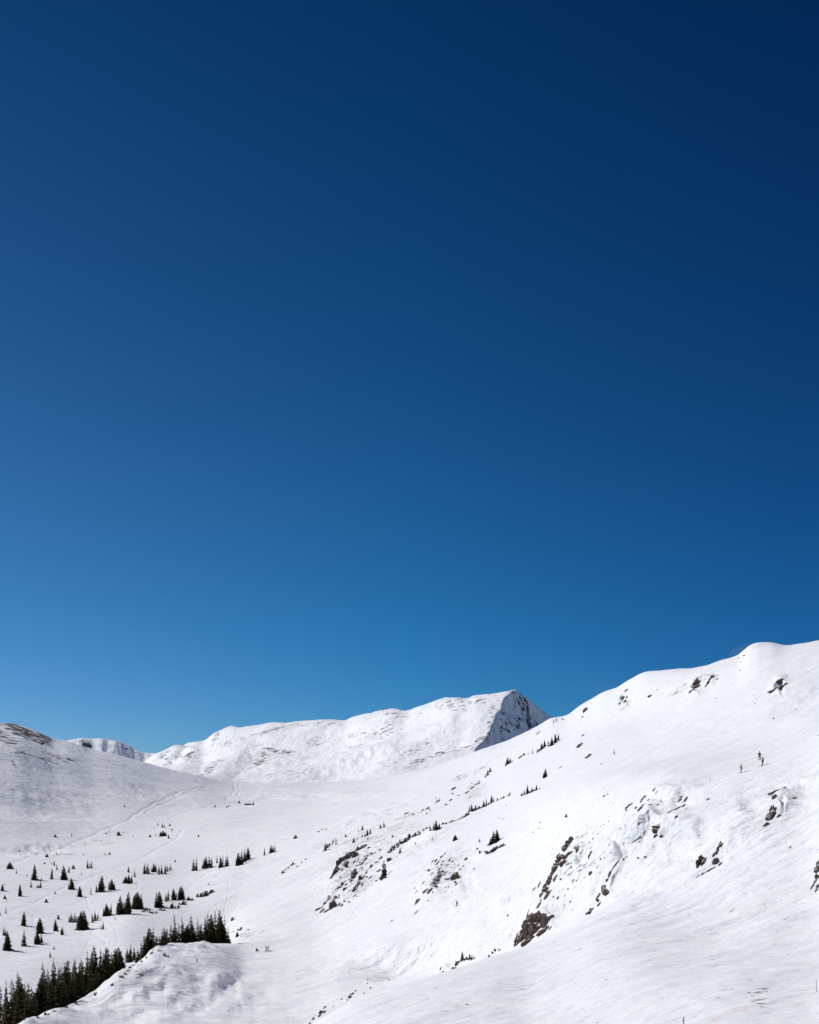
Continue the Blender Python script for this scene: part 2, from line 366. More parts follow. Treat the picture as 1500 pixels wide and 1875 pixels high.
# mounds and hollows (centre u, v, half length, half width, tilt, metres)
FORMS = [
 (1190,1545,60,10,42,1.3),
 (1225,1448,40,8,12,0.9),(1245,1466,40,9,15,-1),
 (1262,1508,20,22,60,0.5),(1292,1518,20,26,60,-0.6),
 (1350,1478,18,22,60,0.5),(1378,1482,18,22,60,-0.6),
 (1440,1452,60,10,30,0.7),(1432,1482,14,8,40,1.1),(1480,1455,30,14,35,-0.7),
 (1120,1600,38,12,60,-1.5),(1095,1600,40,9,62,0.9),(1150,1600,42,12,58,0.9),
 (1340,1540,30,12,30,0.8),(1330,1560,50,10,35,-0.5),
 (995,1682,20,12,30,1.4),(985,1660,30,10,60,0.8),(1030,1590,50,10,62,0.9),(1062,1560,40,12,60,-0.6),
 (822,1768,8,6,0,1),
 (250,1822,34,11.5,40,0.5208),(285,1812,30,10.35,35,-0.4464),(300,1792,34,10.35,30,0.558),(345,1786,34,9.2,20,-0.4464),
 (395,1798,30,10.35,35,0.5208),(425,1800,26,9.2,30,-0.4092),(340,1845,40,10.35,30,0.4464),(380,1840,40,9.2,30,-0.372),
 (190,1850,30,9.2,30,0.3348),(450,1830,40,10.35,30,0.3348),(480,1822,40,9.2,25,-0.2976),(250,1860,30,8.05,30,-0.3348),(300,1762,30,9.2,25,-0.3348),
 (500,1780,60,10.35,10,-0.2976),(520,1850,60,11.5,20,-0.2604),
 (640,1590,50,20,50,1.6),(690,1600,50,14,50,-1.2),(800,1600,50,16,50,1.5),(845,1600,40,12,50,-1.1),
 (860,1650,60,12,25,0.8),(760,1700,70,10,15,-0.6),(900,1560,50,9,30,0.7),(930,1550,60,8,30,-0.6),
 (650,1500,60,7,25,1.3),(690,1490,70,6,25,-1),(420,1600,80,8,15,0.9),
 (730,1545,60,8,25,-1.3),(780,1528,60,7,25,0.9),
 (1273,1262,12,8,50,1.5),(1300,1248,12,7,60,1.5),(1140,1282,12,8,50,1.5),(1425,1256,12,8,30,1.2),
 (1350,1310,120,20,25,-0.7),(1480,1275,60,16,25,-1.5),
 (560,1455,150,6,0,2),(50,1470,160,22,-10,-4),(60,1345,70,7,-22,3),(250,1450,110,10,-12,-2),
 (60,1555,90,7,5,-2.5),
]
for (cu, cv, lu, lv, a, z) in FORMS:
    dz += near*z*blob(cu, cv, lu, lv, a)
# lips and scooped walls: the ground drops along a line and comes back up beyond it
SCARPS = [
 ([(1112,1532),(1138,1524),(1165,1508),(1190,1491),(1214,1489)], 3.2, 8, 42),
 ([(1178,1464),(1215,1452),(1250,1441),(1290,1437)], 0.7, 14, 40),
 ([(1048,1572),(1066,1550),(1095,1532)], 1.1, 7, 26),
 ([(1108,1642),(1128,1602),(1150,1572),(1166,1562)], 1.7, 8, 34),
 ([(996,1660),(1012,1651),(1030,1660)], 1.8, 7, 22),
 ([(1420,1476),(1434,1468),(1446,1474)], 0.9, 9, 24),
 ([(1425,1448),(1455,1434),(1480,1428)], 0.5, 10, 24),
 ([(600,1756),(680,1744),(740,1735),(800,1716),(856,1698)], 3.2, 24, 75),
 ([(236,1806),(262,1788),(300,1777),(326,1782)], 0.9, 17, 44),
 ([(338,1802),(362,1788),(388,1790)], 0.5, 16, 40),([(392,1816),(420,1794),(440,1790)], 0.45, 15, 38),
 ([(296,1838),(336,1820),(382,1816)], 0.6, 17, 40),([(176,1836),(212,1816),(246,1812)], 0.6, 13, 36),
 ([(436,1822),(470,1803),(506,1796)], 0.4, 16, 40),([(216,1868),(262,1848),(296,1850)], 0.45, 15, 36),([(400,1858),(440,1842),(486,1838)], 0.4, 17, 40),
 ([(620,1582),(640,1570),(664,1555)], 1.2, 6, 24),([(596,1662),(615,1630),(640,1606)], 0.8, 7, 26),([(786,1632),(800,1612),(822,1596)], 1.2, 7, 24),([(836,1612),(856,1604),(872,1600)], 0.6, 10, 30),
 ([(700,1556),(740,1536),(790,1524)], 1.0, 10, 40),([(1020,1600),(1034,1578),(1048,1566)], 0.8, 6, 22),
([(1262,1262),(1276,1248),(1300,1238)], 2.4, 6, 16),([(1136,1284),(1142,1274),(1152,1266)], 2.2, 5, 14),([(1418,1258),(1430,1248),(1440,1250)], 1.8, 6, 16),
]
for pts, am, wpx, rec in SCARPS:
    ci = np.where((U > pts[0][0]-rec-20) & (U < pts[-1][0]+3*rec+20))[0]
    gu = WU[:, ci]*0.35+GU[:, ci]*0.65; gv = WV[:, ci]*0.35+GV[:, ci]*0.65; D = np.full_like(gu, 1e9); Sg = np.zeros_like(gu); T = np.zeros_like(gu)
    n_ = len(pts)-1
    for i_, (a, b) in enumerate(zip(pts[:-1], pts[1:])):
        ax, ay = a; bx, by = b; L = math.hypot(bx-ax, by-ay)
        t = ((gu-ax)*(bx-ax)+(gv-ay)*(by-ay))/L**2; tc_ = np.clip(t, 0, 1)
        dd = np.hypot(gu-ax-tc_*(bx-ax), gv-ay-tc_*(by-ay)); sg = ((bx-ax)*(gv-ay)-(by-ay)*(gu-ax))/L
        upd = dd < D; D = np.where(upd, dd, D); Sg = np.where(upd, sg, Sg); T = np.where(upd, (i_+tc_)/n_, T)
    sd = np.where(Sg > 0, D, -D)
    st = np.clip(sd/wpx+0.3, 0, 1); st = st*st*(3-2*st)
    prof = st*np.exp(-(np.maximum(sd, 0)/rec)**2) - 0.25*np.exp(-(np.minimum(sd, 0)/(wpx*1.5))**2)*(sd < 0)
    ends = np.clip(np.minimum(T, 1-T)*(2.3 if rec > 50 else 3.2), 0, 1); ends = ends*ends*(3-2*ends)
    dz[:, ci] -= near[:, ci]*am*prof*ends
# mountain landforms beyond the pass
far1 = (rowk > 11.0) & (rowk < 15.0)
for (cu, cv, lu, lv, a, z) in [
 (430,1385,60,14,45, 9),(470,1392,50,12,40,-8),(560,1370,90,18,18,-14),(640,1385,90,12,20, 18),(690,1392,90,10,22,-15),
 (500,1402,50,8,15, 10),(345,1385,26,10,55, 16),(325,1385,20,8,55,-14),(375,1395,24,8,50,-10),(720,1330,60,14,25,-12),(780,1350,90,12,28, 14),
 (830,1362,60,8,20,-9),(310,1392,16,6,50,9),(790,1310,50,10,30,-6)]:
    dz += np.where(far1, 0.55*z*blob(cu, cv, lu, lv, a), 0)
# the far mountain's face: ribs lit from the left, hollows in shade
far2 = rowk >= 15.0
fw = np.where(far2, np.clip((16.0-rowk)*3.5, 0, 1)*np.clip((rowk-15.0)*3, 0, 1), 0)
qx = GX + 0.35*(GY-5400)
dz += fw*(34*(0.35-np.abs(gnoise(qx/75+0.3, GY/260, 90))*1.6) + 12*gnoise(qx/30, GY/90, 91) + 5*gnoise(qx/13, GY/30, 92))

# wind drift relief at every scale, stretched along the wind
rough = 0.55 + 0.6*gnoise(GX/(0.12*GY+8), GY/(0.2*GY+8), 3)
rough = np.clip(rough, 0.12, 1.2)
ROUGH = [(300,1810,120,50,20,0.45),(1160,1560,110,70,40,0.8),(1380,1500,120,50,30,0.6),(680,1760,140,22,14,0.9),(640,1600,70,50,50,0.9),(820,1610,60,40,50,0.6),(700,1540,120,20,28,0.5),(1000,1640,50,70,60,0.8),(920,1700,40,40,60,0.6)]
rmask = np.zeros_like(GZ)
for (cu, cv, lu, lv, a, z) in ROUGH: rmask = np.maximum(rmask, near*z*blob(cu, cv, lu, lv, a))
calm = near*np.exp(-((GU-150)/330)**2-((GV-1570)/75)**2)*0.6
amp = np.clip(0.40*rough + 1.1*rmask - calm*0.35, 0.08, 2)
rot = R(26)
RX = GX*math.cos(rot)+GY*math.sin(rot); RY = -GX*math.sin(rot)+GY*math.cos(rot)
lam = 1.1
i = 0
while lam < 420:
    r = lam/GY
    w = np.clip((r-0.0035)/0.004, 0, 1)*np.clip((0.16-r)/0.06, 0, 1)
    if w.max() > 0:
        n = gnoise(RX/(lam*2.3)+i*7.1, RY/lam+i*3.3, 20+i)
        if i % 2: n = 0.5*n + 0.5*(0.3-np.abs(n)*1.2)
        dz += n*lam*0.10*w*amp
    lam *= 1.75; i += 1
# broken, drifted lip along the knoll's edge
lip = 0.75*np.exp(-((rowk-5.0)/0.3)**2)*np.clip((430-GU)/60, 0, 1)*np.clip((GU+300)/100, 0, 1)
dz += lip*(1.5*gnoise(GX/9, GY/16, 95)+0.8*gnoise(GX/3.6, GY/7, 96)+0.35*gnoise(GX/1.6, GY/3, 97))
# rockier mountain beyond
mtn = np.where(rowk > 11.4, 1.0, 0.0)*np.clip((rowk-11.4)/0.5, 0, 1)
for i, (lam, a) in enumerate([(260, 5.5), (120, 3.6), (55, 2.4), (26, 1.4), (13, 0.9)]):
    n = gnoise(GX/lam+i, GY/(lam*1.6)+i*2, 60+i)
    shade = np.clip(right/22, 0, 1)
    dz += mtn*(0.25-np.abs(n))*a*(1.0-0.75*shade)*np.clip((15.6-rowk)/0.6+0.9, 0, 1)
# ski and vehicle tracks: shallow grooves
TRACKS = [([(378,1440),(340,1447),(305,1458),(285,1468),(262,1482),(235,1498),(200,1516),(150,1536),(110,1550),(60,1568),(0,1590)], 2.2, 0.55),
 ([(382,1445),(345,1452),(310,1463),(290,1473),(266,1487)], 2.0, 0.4),
 ([(380,1474),(350,1483),(330,1490),(312,1500)], 2.0, 0.35),
 ([(335,1520),(322,1536),(300,1550),(270,1566),(235,1582),(180,1600),(120,1625),(60,1652),(0,1680)], 2.6, 0.45),
 ([(428,1433),(432,1442),(425,1454),(415,1463)], 1.5, 0.35),([(436,1436),(440,1446),(434,1456)], 1.5, 0.3),
 ([(470,1434),(520,1434),(560,1434)], 1.5, 0.5),
 ([(150,1755),(165,1720),(175,1690),(165,1665),(158,1640)], 2.0, 0.25),
 ([(212,1745),(215,1715),(205,1690)], 1.5, 0.2),
 ([(415,1463),(460,1464),(520,1470),(600,1472)], 1.6, 0.3),
 ([(760,1402),(812,1378),(850,1372)], 1.8, 0.4),
 ([(850,1418),(890,1400),(932,1371)], 1.6, 0.45),
 ([(700,1476),(760,1462),(830,1440),(900,1408)], 1.6, 0.4),
 ([(1100,1540),(1200,1480),(1300,1440)], 1.2, 0.1)]
tr_ = random.Random(21)
def arc(x0, y0, x1, y1, bow, n=7):
    out = []
    for i_ in range(n):
        t_ = i_/(n-1); b_ = math.sin(t_*math.pi)*bow+tr_.uniform(-0.8, 0.8)
        L_ = math.hypot(x1-x0, y1-y0); out.append((x0+(x1-x0)*t_-(y1-y0)/L_*b_, y0+(y1-y0)*t_+(x1-x0)/L_*b_))
    return out
for k_ in range(16):      # turns fanning down the chute beside the cliff
    x_ = 905+k_*4.5+tr_.uniform(-3, 3); TRACKS.append((arc(x_+22, 1636+k_*1.5+tr_.uniform(-8, 8), x_-14+tr_.uniform(-8, 8), 1722-k_*0.8+tr_.uniform(-10, 12), tr_.uniform(-5, 7)), 1.1, 0.55))
for k_ in range(14):      # long runs crossing the floor of the bowl
    x_ = tr_.uniform(640, 900); y_ = 1790-(x_-640)*0.27+tr_.uniform(-22, 26); l_ = tr_.uniform(50, 150)
    TRACKS.append((arc(x_+l_*0.5, y_-l_*0.16, x_-l_*0.5, y_+l_*0.16, tr_.uniform(-6, 6)), 1.1, 0.45))
for k_ in range(26):      # faint old tracks on the valley flat
    x_ = tr_.uniform(0, 420); y_ = tr_.uniform(1590, 1750); a_ = tr_.uniform(-0.5, 1.5); l_ = tr_.uniform(40, 130)
    TRACKS.append((arc(x_-l_*0.5*math.cos(a_), y_+l_*0.3*math.sin(a_), x_+l_*0.5*math.cos(a_), y_-l_*0.3*math.sin(a_), tr_.uniform(-12, 12)), 1.0, 0.32))
for k_ in range(16):      # and down the open slopes
    x_ = tr_.uniform(620, 1350); y_ = 1900-(x_)*0.36+tr_.uniform(-60, 40); l_ = tr_.uniform(40, 120)
    TRACKS.append((arc(x_+l_*0.4, y_-l_*0.3, x_-l_*0.4, y_+l_*0.3, tr_.uniform(-10, 10)), 1.0, 0.22))
for pts, wpx, dep in TRACKS:
    u0 = min(p[0] for p in pts)-12; u1 = max(p[0] for p in pts)+12
    ci = np.where((U > u0) & (U < u1))[0]
    if len(ci) == 0: continue
    gu = GU[:, ci]*0.75+WU[:, ci]*0.25; gv = GV[:, ci]*0.75+WV[:, ci]*0.25; D = np.full_like(gu, 1e9)
    for (a, b) in zip(pts[:-1], pts[1:]):
        ax, ay = a; bx, by = b; L2 = (bx-ax)**2+(by-ay)**2
        t = np.clip(((gu-ax)*(bx-ax)+(gv-ay)*(by-ay))/L2, 0, 1)
        D = np.minimum(D, np.hypot(gu-ax-t*(bx-ax), gv-ay-t*(by-ay)))
    dz[:, ci] -= near[:, ci]*0.5*dep*np.exp(-(D/wpx)**2)*np.clip(GY[:, ci]/500, 0.4, 2.2)
GZ = GZ + dz

# bare ground: where the wind has scoured the snow off
BARE = [(42,1344,44,7,-24,.74),(20,1334,30,7,-20,.58),(75,1353,22,4,-22,.72),(0,1345,30,8,-20,.55),(80,1388,44,9,-18,.42),(30,1378,30,10,-15,.40),(110,1392,30,5,-14,.5),(25,1395,12,4,-30,.55),(60,1406,20,3,0,.4),(210,1399,40,6,-14,.36),(40,1438,30,3,0,.4),(110,1452,60,4,-6,.35),(150,1567,80,2.5,2,.36),(190,1540,30,3,0,.35),(15,1360,20,6,-20,.6),
 (300,1384,12,4,55,0.5),(497,1336,24,5,15,0.57),(460,1348,30,5,25,0.4),(478,1395,18,7,15,0.57),(512,1369,30,3,-5,0.55),(490,1378,20,5,15,0.5),(395,1352,14,4,50,0.5),(420,1365,12,20,50,0.35),(345,1385,8,5,55,0.75),(330,1368,9,4,50,0.6),(385,1408,26,5,30,0.5),(520,1416,60,6,2,0.31),(575,1352,24,6,0,0.37),(560,1325,60,4,4,0.39),(660,1342,30,4,10,0.41),(700,1335,26,14,40,0.37),(645,1362,14,3,25,0.37),(740,1310,30,5,10,0.37),(840,1285,50,4,8,0.41),(780,1390,50,4,22,0.5),(760,1375,60,5,25,0.41),(840,1370,30,4,15,0.45),(860,1290,40,5,25,0.37),(940,1266,12,5,0,0.5),(720,1303,20,3,0,0.45),
 (960,1272,16,6,-50,.62),(985,1292,26,5,-44,.60),(940,1288,22,5,20,.50),(918,1302,14,4,30,.48),(930,1305,40,8,-10,.34),(898,1324,20,5,55,.50),(882,1352,20,4,60,.5),(950,1310,50,20,-40,.27),(900,1360,20,9,-30,.3),(948,1266,14,4,0,.5),
 (148,1358,12,4,-30,.8),(158,1365,6,8,-60,.6),(196,1357,7,3,0,.55),(228,1364,8,4,-30,.45),(250,1372,14,3,-30,.5),(130,1357,5,3,0,.4),
 (705,1490,60,4,25,.36),(660,1540,60,22,35,.36),(740,1500,50,6,28,.40),(870,1450,24,12,40,.42),(720,1525,60,14,25,.38),(640,1600,50,34,50,.38),(805,1600,40,30,50,.36),(775,1545,60,8,25,.34),(1060,1575,40,36,60,.32),(985,1343,16,3,35,.42),(900,1395,60,2.5,36,.42),(860,1415,40,2,30,.46),
 (1180,1500,60,20,40,.22),(1380,1830,40,14,10,.34),(1405,1812,10,8,-50,.36),(250,1788,12,5,10,.42),(455,1712,22,4,5,.36),(130,1762,30,3,4,.36),(1140,1282,20,12,50,.4),(1290,1250,30,14,50,.4),(1250,1265,40,6,25,.4)]
bare = np.zeros_like(GZ)
for (cu, cv, lu, lv, a, z) in BARE: bare = np.maximum(bare, np.maximum(np.clip((rowk-2.6)*3, 0, 1), np.clip((GU-1060)/110, 0, 1))*z*np.minimum(1.0, 1.35*blob(cu, cv, lu*1.2, lv*1.2, a)))
dye = np.zeros_like(GZ)
for (cu, cv, lu, lv, a, z) in [(1308,1864,8,3,10,.8),(1345,1853,6,3,10,.9),(1363,1848,6,3,0,.7),(1330,1858,30,5,18,.35),(1500,1838,6,2,0,.4)]:
    dye = np.maximum(dye, np.where(rowk < 4, z*blob(cu, cv, lu, lv, a), 0))
rattr = np.clip(0.25*rough+0.75*rmask, 0.05, 1.0)

def build_sheet(name, r0, r1, m_, label=None):
    nr, nc = r1-r0, len(U)
    X = GX[r0:r1].ravel(); Y = GY[r0:r1].ravel(); Z = GZ[r0:r1].ravel()
    me = bpy.data.meshes.new(name)
    me.vertices.add(nr*nc)
    me.vertices.foreach_set('co', np.stack([X, Y, Z], 1).astype(np.float32).ravel())
    a = (np.arange(nr-1)[:,None]*nc + np.arange(nc-1)[None,:]).ravel()
    q = np.stack([a, a+1, a+1+nc, a+nc], 1).astype(np.int32)
    me.loops.add(q.size); me.loops.foreach_set('vertex_index', q.ravel())
    me.polygons.add(len(q)); me.polygons.foreach_set('loop_start', (np.arange(len(q))*4).astype(np.int32))
    me.polygons.foreach_set('use_smooth', np.ones(len(q), bool))
    me.update(calc_edges=True)
    for nm, arr in (('bare', bare), ('dye', dye), ('rough', rattr), ('far', np.clip((GY-350)/450, 0, 1))):
        at = me.attributes.new(nm, 'FLOAT', 'POINT'); at.data.foreach_set('value', arr[r0:r1].astype(np.float32).ravel())
    o = link(name, me, m_); o['kind'] = 'structure'
    return o
cum = np.cumsum([0]+ROWS)
r_mid = cum[11]; r_far = cum[15]
build_sheet('snow_slopes', 0, r_mid+1, M_NEAR)
build_sheet('mountain', r_mid, r_far+1, M_MID)
build_sheet('far_mountain', r_far, GY.shape[0], M_FAR)

def ground_z(u, Y):
    """height of the snow at bearing u (photo px at that depth) and depth Y"""
    j = int(np.clip(np.searchsorted(U, u)-1, 0, len(U)-2)); t = (u-U[j])/(U[j+1]-U[j])
    z0 = np.interp(Y, GY[:,j], GZ[:,j]); z1 = np.interp(Y, GY[:,j+1], GZ[:,j+1])
    return float(z0+(z1-z0)*t)
def gxy(X, Y): return ground_z(CX+PXF*X/Y, Y)
def on_ground(u, v, ymin=80):
    """the nearest piece of snow seen in that direction"""
    j = int(np.clip(np.searchsorted(U, u)-1, 0, len(U)-2)); t = (u-U[j])/(U[j+1]-U[j])
    Yc = GY[:,j]*(1-t)+GY[:,j+1]*t; Zc = GZ[:,j]*(1-t)+GZ[:,j+1]*t
    V = HOR-PXF*Zc/Yc
    for i in range(1, len(V)):
        if Yc[i] > ymin and V[i] <= v:
            if V[i-1] > v:
                s = (V[i-1]-v)/(V[i-1]-V[i]+1e-9)
            else: s = 1
            Y = Yc[i-1]+s*(Yc[i]-Yc[i-1])
            return Vector(((u-CX)/PXF*Y, Y, Zc[i-1]+s*(Zc[i]-Zc[i-1])))
    return None
def normal_at(p, e=1.0):
    zx = (gxy(p.x+e, p.y)-gxy(p.x-e, p.y))/(2*e); zy = (gxy(p.x, p.y+e)-gxy(p.x, p.y-e))/(2*e)
    return Vector((-zx, -zy, 1)).normalized()

# ------------------------------------------------------------------ trees
def spruce_mesh(seed, width=0.17, levels=30, per=8, lean=0.0, gap=0.0, blunt=0.85):
    """unit-height crown: whorls of drooping boughs, each a ragged spray of needle blades"""
    r = random.Random(seed); V, F = [], []
    base = 0.03 + r.random()*0.04
    side = r.random()*6.28
    for i in range(levels):
        t = i/(levels-1); z = base+(1-base)*t**0.92
        L = width*((1-t)**blunt)*(1.0+0.22*math.sin(i*1.7+seed))+0.008
        if r.random() < gap: L *= 0.45
        n = max(3, int(per*(1-0.5*t)))
        for k in range(n):
            a = r.random()*6.283
            l = L*(0.55+0.6*r.random())*(1+lean*math.cos(a-side))
            if t > 0.97: l *= 0.6
            droop = 0.35+0.35*r.random()-0.5*t
            c, s = math.cos(a), math.sin(a)
            w = l*(0.28+0.25*r.random())
            z0 = z+0.012*r.random()
            pts = []
            for q, (f, ww) in enumerate(((0.0, 0.25), (0.45, 1.0), (0.8, 0.7), (1.0, 0.0))):
                zz = z0-droop*l*f+0.18*l*f*f
                for sg in ((-1, 1) if ww > 0 else (0,)):
                    jx = (r.random()-0.5)*0.25*l
                    x = l*f+jx*(0 if q == 0 else 1); y = sg*w*ww*(0.6+0.6*r.random())
                    pts.append((x*c-y*s, x*s+y*c, zz-abs(sg)*0.10*l-r.random()*0.05*l))
            b = len(V); V += pts
            F += [(b, b+1, b+3, b+2), (b+2, b+3, b+5, b+4), (b+4, b+5, b+6)]
            # hanging twigs under the bough
            tx, ty = l*0.6*c, l*0.6*s
            b = len(V); zz = z0-droop*l*0.6
            V += [(tx*0.5, ty*0.5, zz+0.01), (tx*1.3, ty*1.3, zz), (tx*(0.8+0.3*r.random()), ty*(0.8+0.3*r.random()), zz-0.35*l-0.01)]
            F.append((b, b+1, b+2))
    b = len(V)
    V += [(0.004, 0, 0.93), (-0.004, 0.003, 0.93), (0, -0.004, 0.93), (0, 0, 1.0)]
    F += [(b, b+1, b+3), (b+1, b+2, b+3), (b+2, b, b+3)]
    return mesh_of('spruce_crown', V, F)
def trunk_mesh(r0=0.013, h=0.93):
    V, F = [], []
    for j, (z, r) in enumerate(((-0.12, r0*1.3), (0.0, r0*1.15), (0.3, r0*0.8), (0.7, r0*0.4), (h, r0*0.1))):
        for k in range(6):
            a = k*math.pi/3; V.append((r*math.cos(a), r*math.sin(a), z))
    for j in range(4):
        for k in range(6): F.append((j*6+k, j*6+(k+1) % 6, j*6+6+(k+1) % 6, j*6+6+k))
    return mesh_of('spruce_trunk', V, F, True)
TRUNK = trunk_mesh(); TRUNK.materials.append(M_BARK)
CROWNS = {}
for kind, seeds, kw, m_ in (('slim', (1, 2, 3, 4), dict(width=0.135, gap=0.12, per=13, levels=34), M_SPRUCE), ('full', (5, 6, 7, 8), dict(width=0.20, per=17, levels=34, blunt=0.75), M_SPRUCE),
                            ('squat', (9, 10, 11), dict(width=0.36, per=20, levels=22, blunt=0.7), M_SPRUCE), ('thin', (12, 13, 14), dict(width=0.10, per=10, gap=0.25), M_SPRUCE),
                            ('dry', (15, 16), dict(width=0.15, per=10, gap=0.2), M_BROWN), ('wind', (17, 18, 19), dict(width=0.22, per=14, gap=0.2, lean=0.6, blunt=0.6), M_SHRUB)):
    CROWNS[kind] = []
    for s in seeds:
        me = spruce_mesh(s, **kw); me.materials.append(m_); CROWNS[kind].append(me)
PROTO_T = {}
trees = []          # (object, px, size in photo px, kind, place)
def put_tree(p, hgt, kind, place, px, hpx, wf=1.0):
    i = random.randrange(len(CROWNS[kind])); key = (kind, i)
    if key not in PROTO_T:
        root = empty('spruce_tree', (0, 0, 0))
        link('trunk', TRUNK, None, root); link('crown', CROWNS[kind][i], None, root)
        PROTO_T[key] = root; o = root
    else:
        o = copy_tree(PROTO_T[key])
    if hpx < 7: o.name = 'young_spruce'
    elif o.name.startswith('young'): o.name = 'spruce_tree'
    o.location = (p.x, p.y, p.z-0.02*hgt)
    wj = random.uniform(0.82, 1.25); o.scale = (hgt*wf*wj, hgt*wf*wj, hgt*1.02)
    o.rotation_euler = (random.gauss(0, .035), random.gauss(0, .035), random.random()*6.28)
    trees.append((o, px, hpx, kind, place)); return o
T_ROWS = {
 'on the far left valley floor': 'slim full|18,1591,12,q 24.7,1591,6 30,1600,8 49.7,1604.5,5 62.8,1611.5,29,f 57,1625,13 74.7,1625.5,15 76,1613,7 95,1610,21 117.5,1611,26,f 126,1598,12 104.7,1593,11 99.7,1585,9.5 95,1583,5 134.5,1591,7,q 149,1602,5.5 161,1590,16 164.7,1589,10 168,1590,13.5',
 'on the open left flat': 's|4.7,1631,12,f 8,1620,4 36.7,1641,22,f 9,1646,6.5,q 11.7,1649.7,4 11,1672.5,13,t 0.8,1676.7,7 101,1637,4,q 84.7,1652.5,6.5,q 131.7,1628.7,21,f 126,1628,10 146,1641.7,19,f 166.7,1638,15,t 185.5,1633,30,f 176.7,1633,13 199.7,1628.7,16 205,1629.7,20,f 209.7,1629,14',
 'on the left slope in front of the forest': 's|43.7,1695,26,f 73.3,1709,28,f 69,1708,22 102.5,1704.7,21,f 107,1683,7.7,q 114,1711.7,14,f 14,1740,35,f 6.7,1713,17 10,1713,12 44,1732,29 68.7,1728,24,f 65,1729,19 76,1726,17 99,1738.7,7 92,1753,11',
 'in the low rows above the forest': 's|127,1688.7,13 130,1688.7,16.7 133.5,1688,12 137,1687.5,16 140.8,1686.7,10 147.5,1702.5,34,f 153.7,1702.5,35,f 143.7,1701.7,25 174.7,1686,19 169.7,1688.7,17 179,1683,12 188.7,1701.7,14 185,1701.7,7.5 195.3,1676.7,22.5,f 190,1678,16 202.5,1675,21 198,1677,18,f 211,1683.7,6',
 'in the middle row of dark clumps': 's|221,1674,34,f 216.7,1674,24 234,1673.7,40,f 228,1673,22 246.7,1664,26,f 250.8,1664.7,30.5,f 255.8,1664,31,f 258.7,1662,26 285.8,1662.5,30 292,1661.7,29,f 295,1658,17 304,1651,14 308,1649,19 318,1648,21,f 322,1647.5,14 329,1647.5,24,f 334,1647,24.5,f',
 'in the upper row on the left bench': 's|235.5,1597.5,13 247,1606,17,t 230,1617,12,q 236,1618,16,f 241,1616,13,f 265,1600,20 269,1599.7,19 273,1599,12 278,1596.7,10 282.5,1596.7,16,f 285,1596,15 291,1601,16 296,1600,17 303,1600,17.5 306.7,1596,12 310,1594,9 313,1593,11',
 'in the row on the bench below the pass': 's|355,1594,21 359.5,1594,23 372.5,1590,19 377,1590,21,f 383.7,1588,21 388,1587.5,17.5 397.5,1580.5,15,t 402.5,1589.5,19.5 405.5,1588.7,22 408,1587.5,22,t 413.7,1587,19 417.5,1586,22 433,1585,15 437.5,1583.7,22.5,f 442.5,1582.5,25.5 448,1578.7,24 451,1576,16 455,1573.7,22,f 484.5,1566,14 496,1562,14,f 500,1561,12,f 503.7,1560,12.5',
 'in the sparse scatter on the high flat': 's|101,1532.5,4.5,q 131,1531,6 194.5,1527,3,q 199.5,1524.5,5 217.5,1529.5,7,q 226,1526,4 244.5,1533,3.5 275,1532.5,4,q 286,1531,6,t 294.5,1531,8,q 299,1531,9.5,q 303,1531,7,q 309,1535.5,7,f 297.5,1515.5,8,f 301,1515,6 289,1510.5,2.5,q 311,1512,3.5,q 315,1520.5,3,q 228,1477.5,3,q 35.5,1559,3,q 65,1565,4.5 69,1564.5,5 86,1569.5,6,q 91,1557,2.5,q 104,1565.5,7,t 112,1565,6,t 153,1566,4 192.5,1564,6,t 201,1565,4,q 321,1578,3,q',
 'near the snow shelter below the pass': 's|394,1477.5,3,q 415,1479,3,q 419,1477,2.5,q 438,1470.5,4,q 457,1469,3 464,1474,6,f 473,1468,2.5 363.5,1532,3,q',
 'on the open slope right of the bench': 's|597,1556.7,13,w 610,1543,6,w 614.7,1540.7,6,w 632.7,1532.7,6,w 648,1542.7,9,f 654,1538.7,6 664,1533,5,w 668,1532,6,w 673,1530,11,f 678,1527,9,f 656.7,1524,5.5 664,1520,8,w 697,1516.7,7,f 703.6,1514.7,9.5,f 538,1536,5,w 542,1535,6,q',
 'on the mid slope among small rocks': 's|703,1606,30,w 799,1520,18,f 794,1520,14 804.6,1518.7,11,f 789,1521,7,w 833.7,1538.7,10,q 792,1537,6,t 878.7,1541,5,w 911,1541,22,f 904,1544,22,f 899,1546,12,w 733,1562,9,w 761,1546,4,w',
 'in the diagonal row up the right slope': 's|860,1486,12 864,1485,13,f 871,1484,10,f 877.5,1481,6,w 886,1477.5,11,f 891,1475,14 900,1470,14,f 904,1469,9 911,1466,5,w 934,1456,6,w 853,1494.6,6,w 858,1492,8,w 961,1455,8,w 966,1453.7,16,f 975,1450,9,w 982.5,1447,10,f 999,1423.7,16,f 995,1424,8,w',
 'high up near the right ridge': 's|893,1420,10,w 897,1414,9,w 890,1423,6,w 925,1403.7,7,t 929.5,1400,13,f 934,1397.5,9,f 937.5,1396,6 975,1380,10,t 984,1378.7,9 991,1372.5,12,w 997.5,1367.5,12,f 1004,1362.5,5,w 1011,1365,15,f 1017.5,1360,17,f 1022.5,1356,14 1014,1323.7,7 1018.7,1321,7 1125,1381.5,12,t 877,1435,6,w',
 'on the edge of the near white slope': 's|847,1759,17,f 860,1757,10,w 865,1757,8,w',
 'beside the people at the snowy saddle': 's|441,1705,6,t 450,1711,5,t 435,1715,8.5,q 470.7,1741,4.5,q',
}
KM = {'f': 'full', 'q': 'squat', 't': 'thin', 'w': 'wind', 'd': 'dry'}
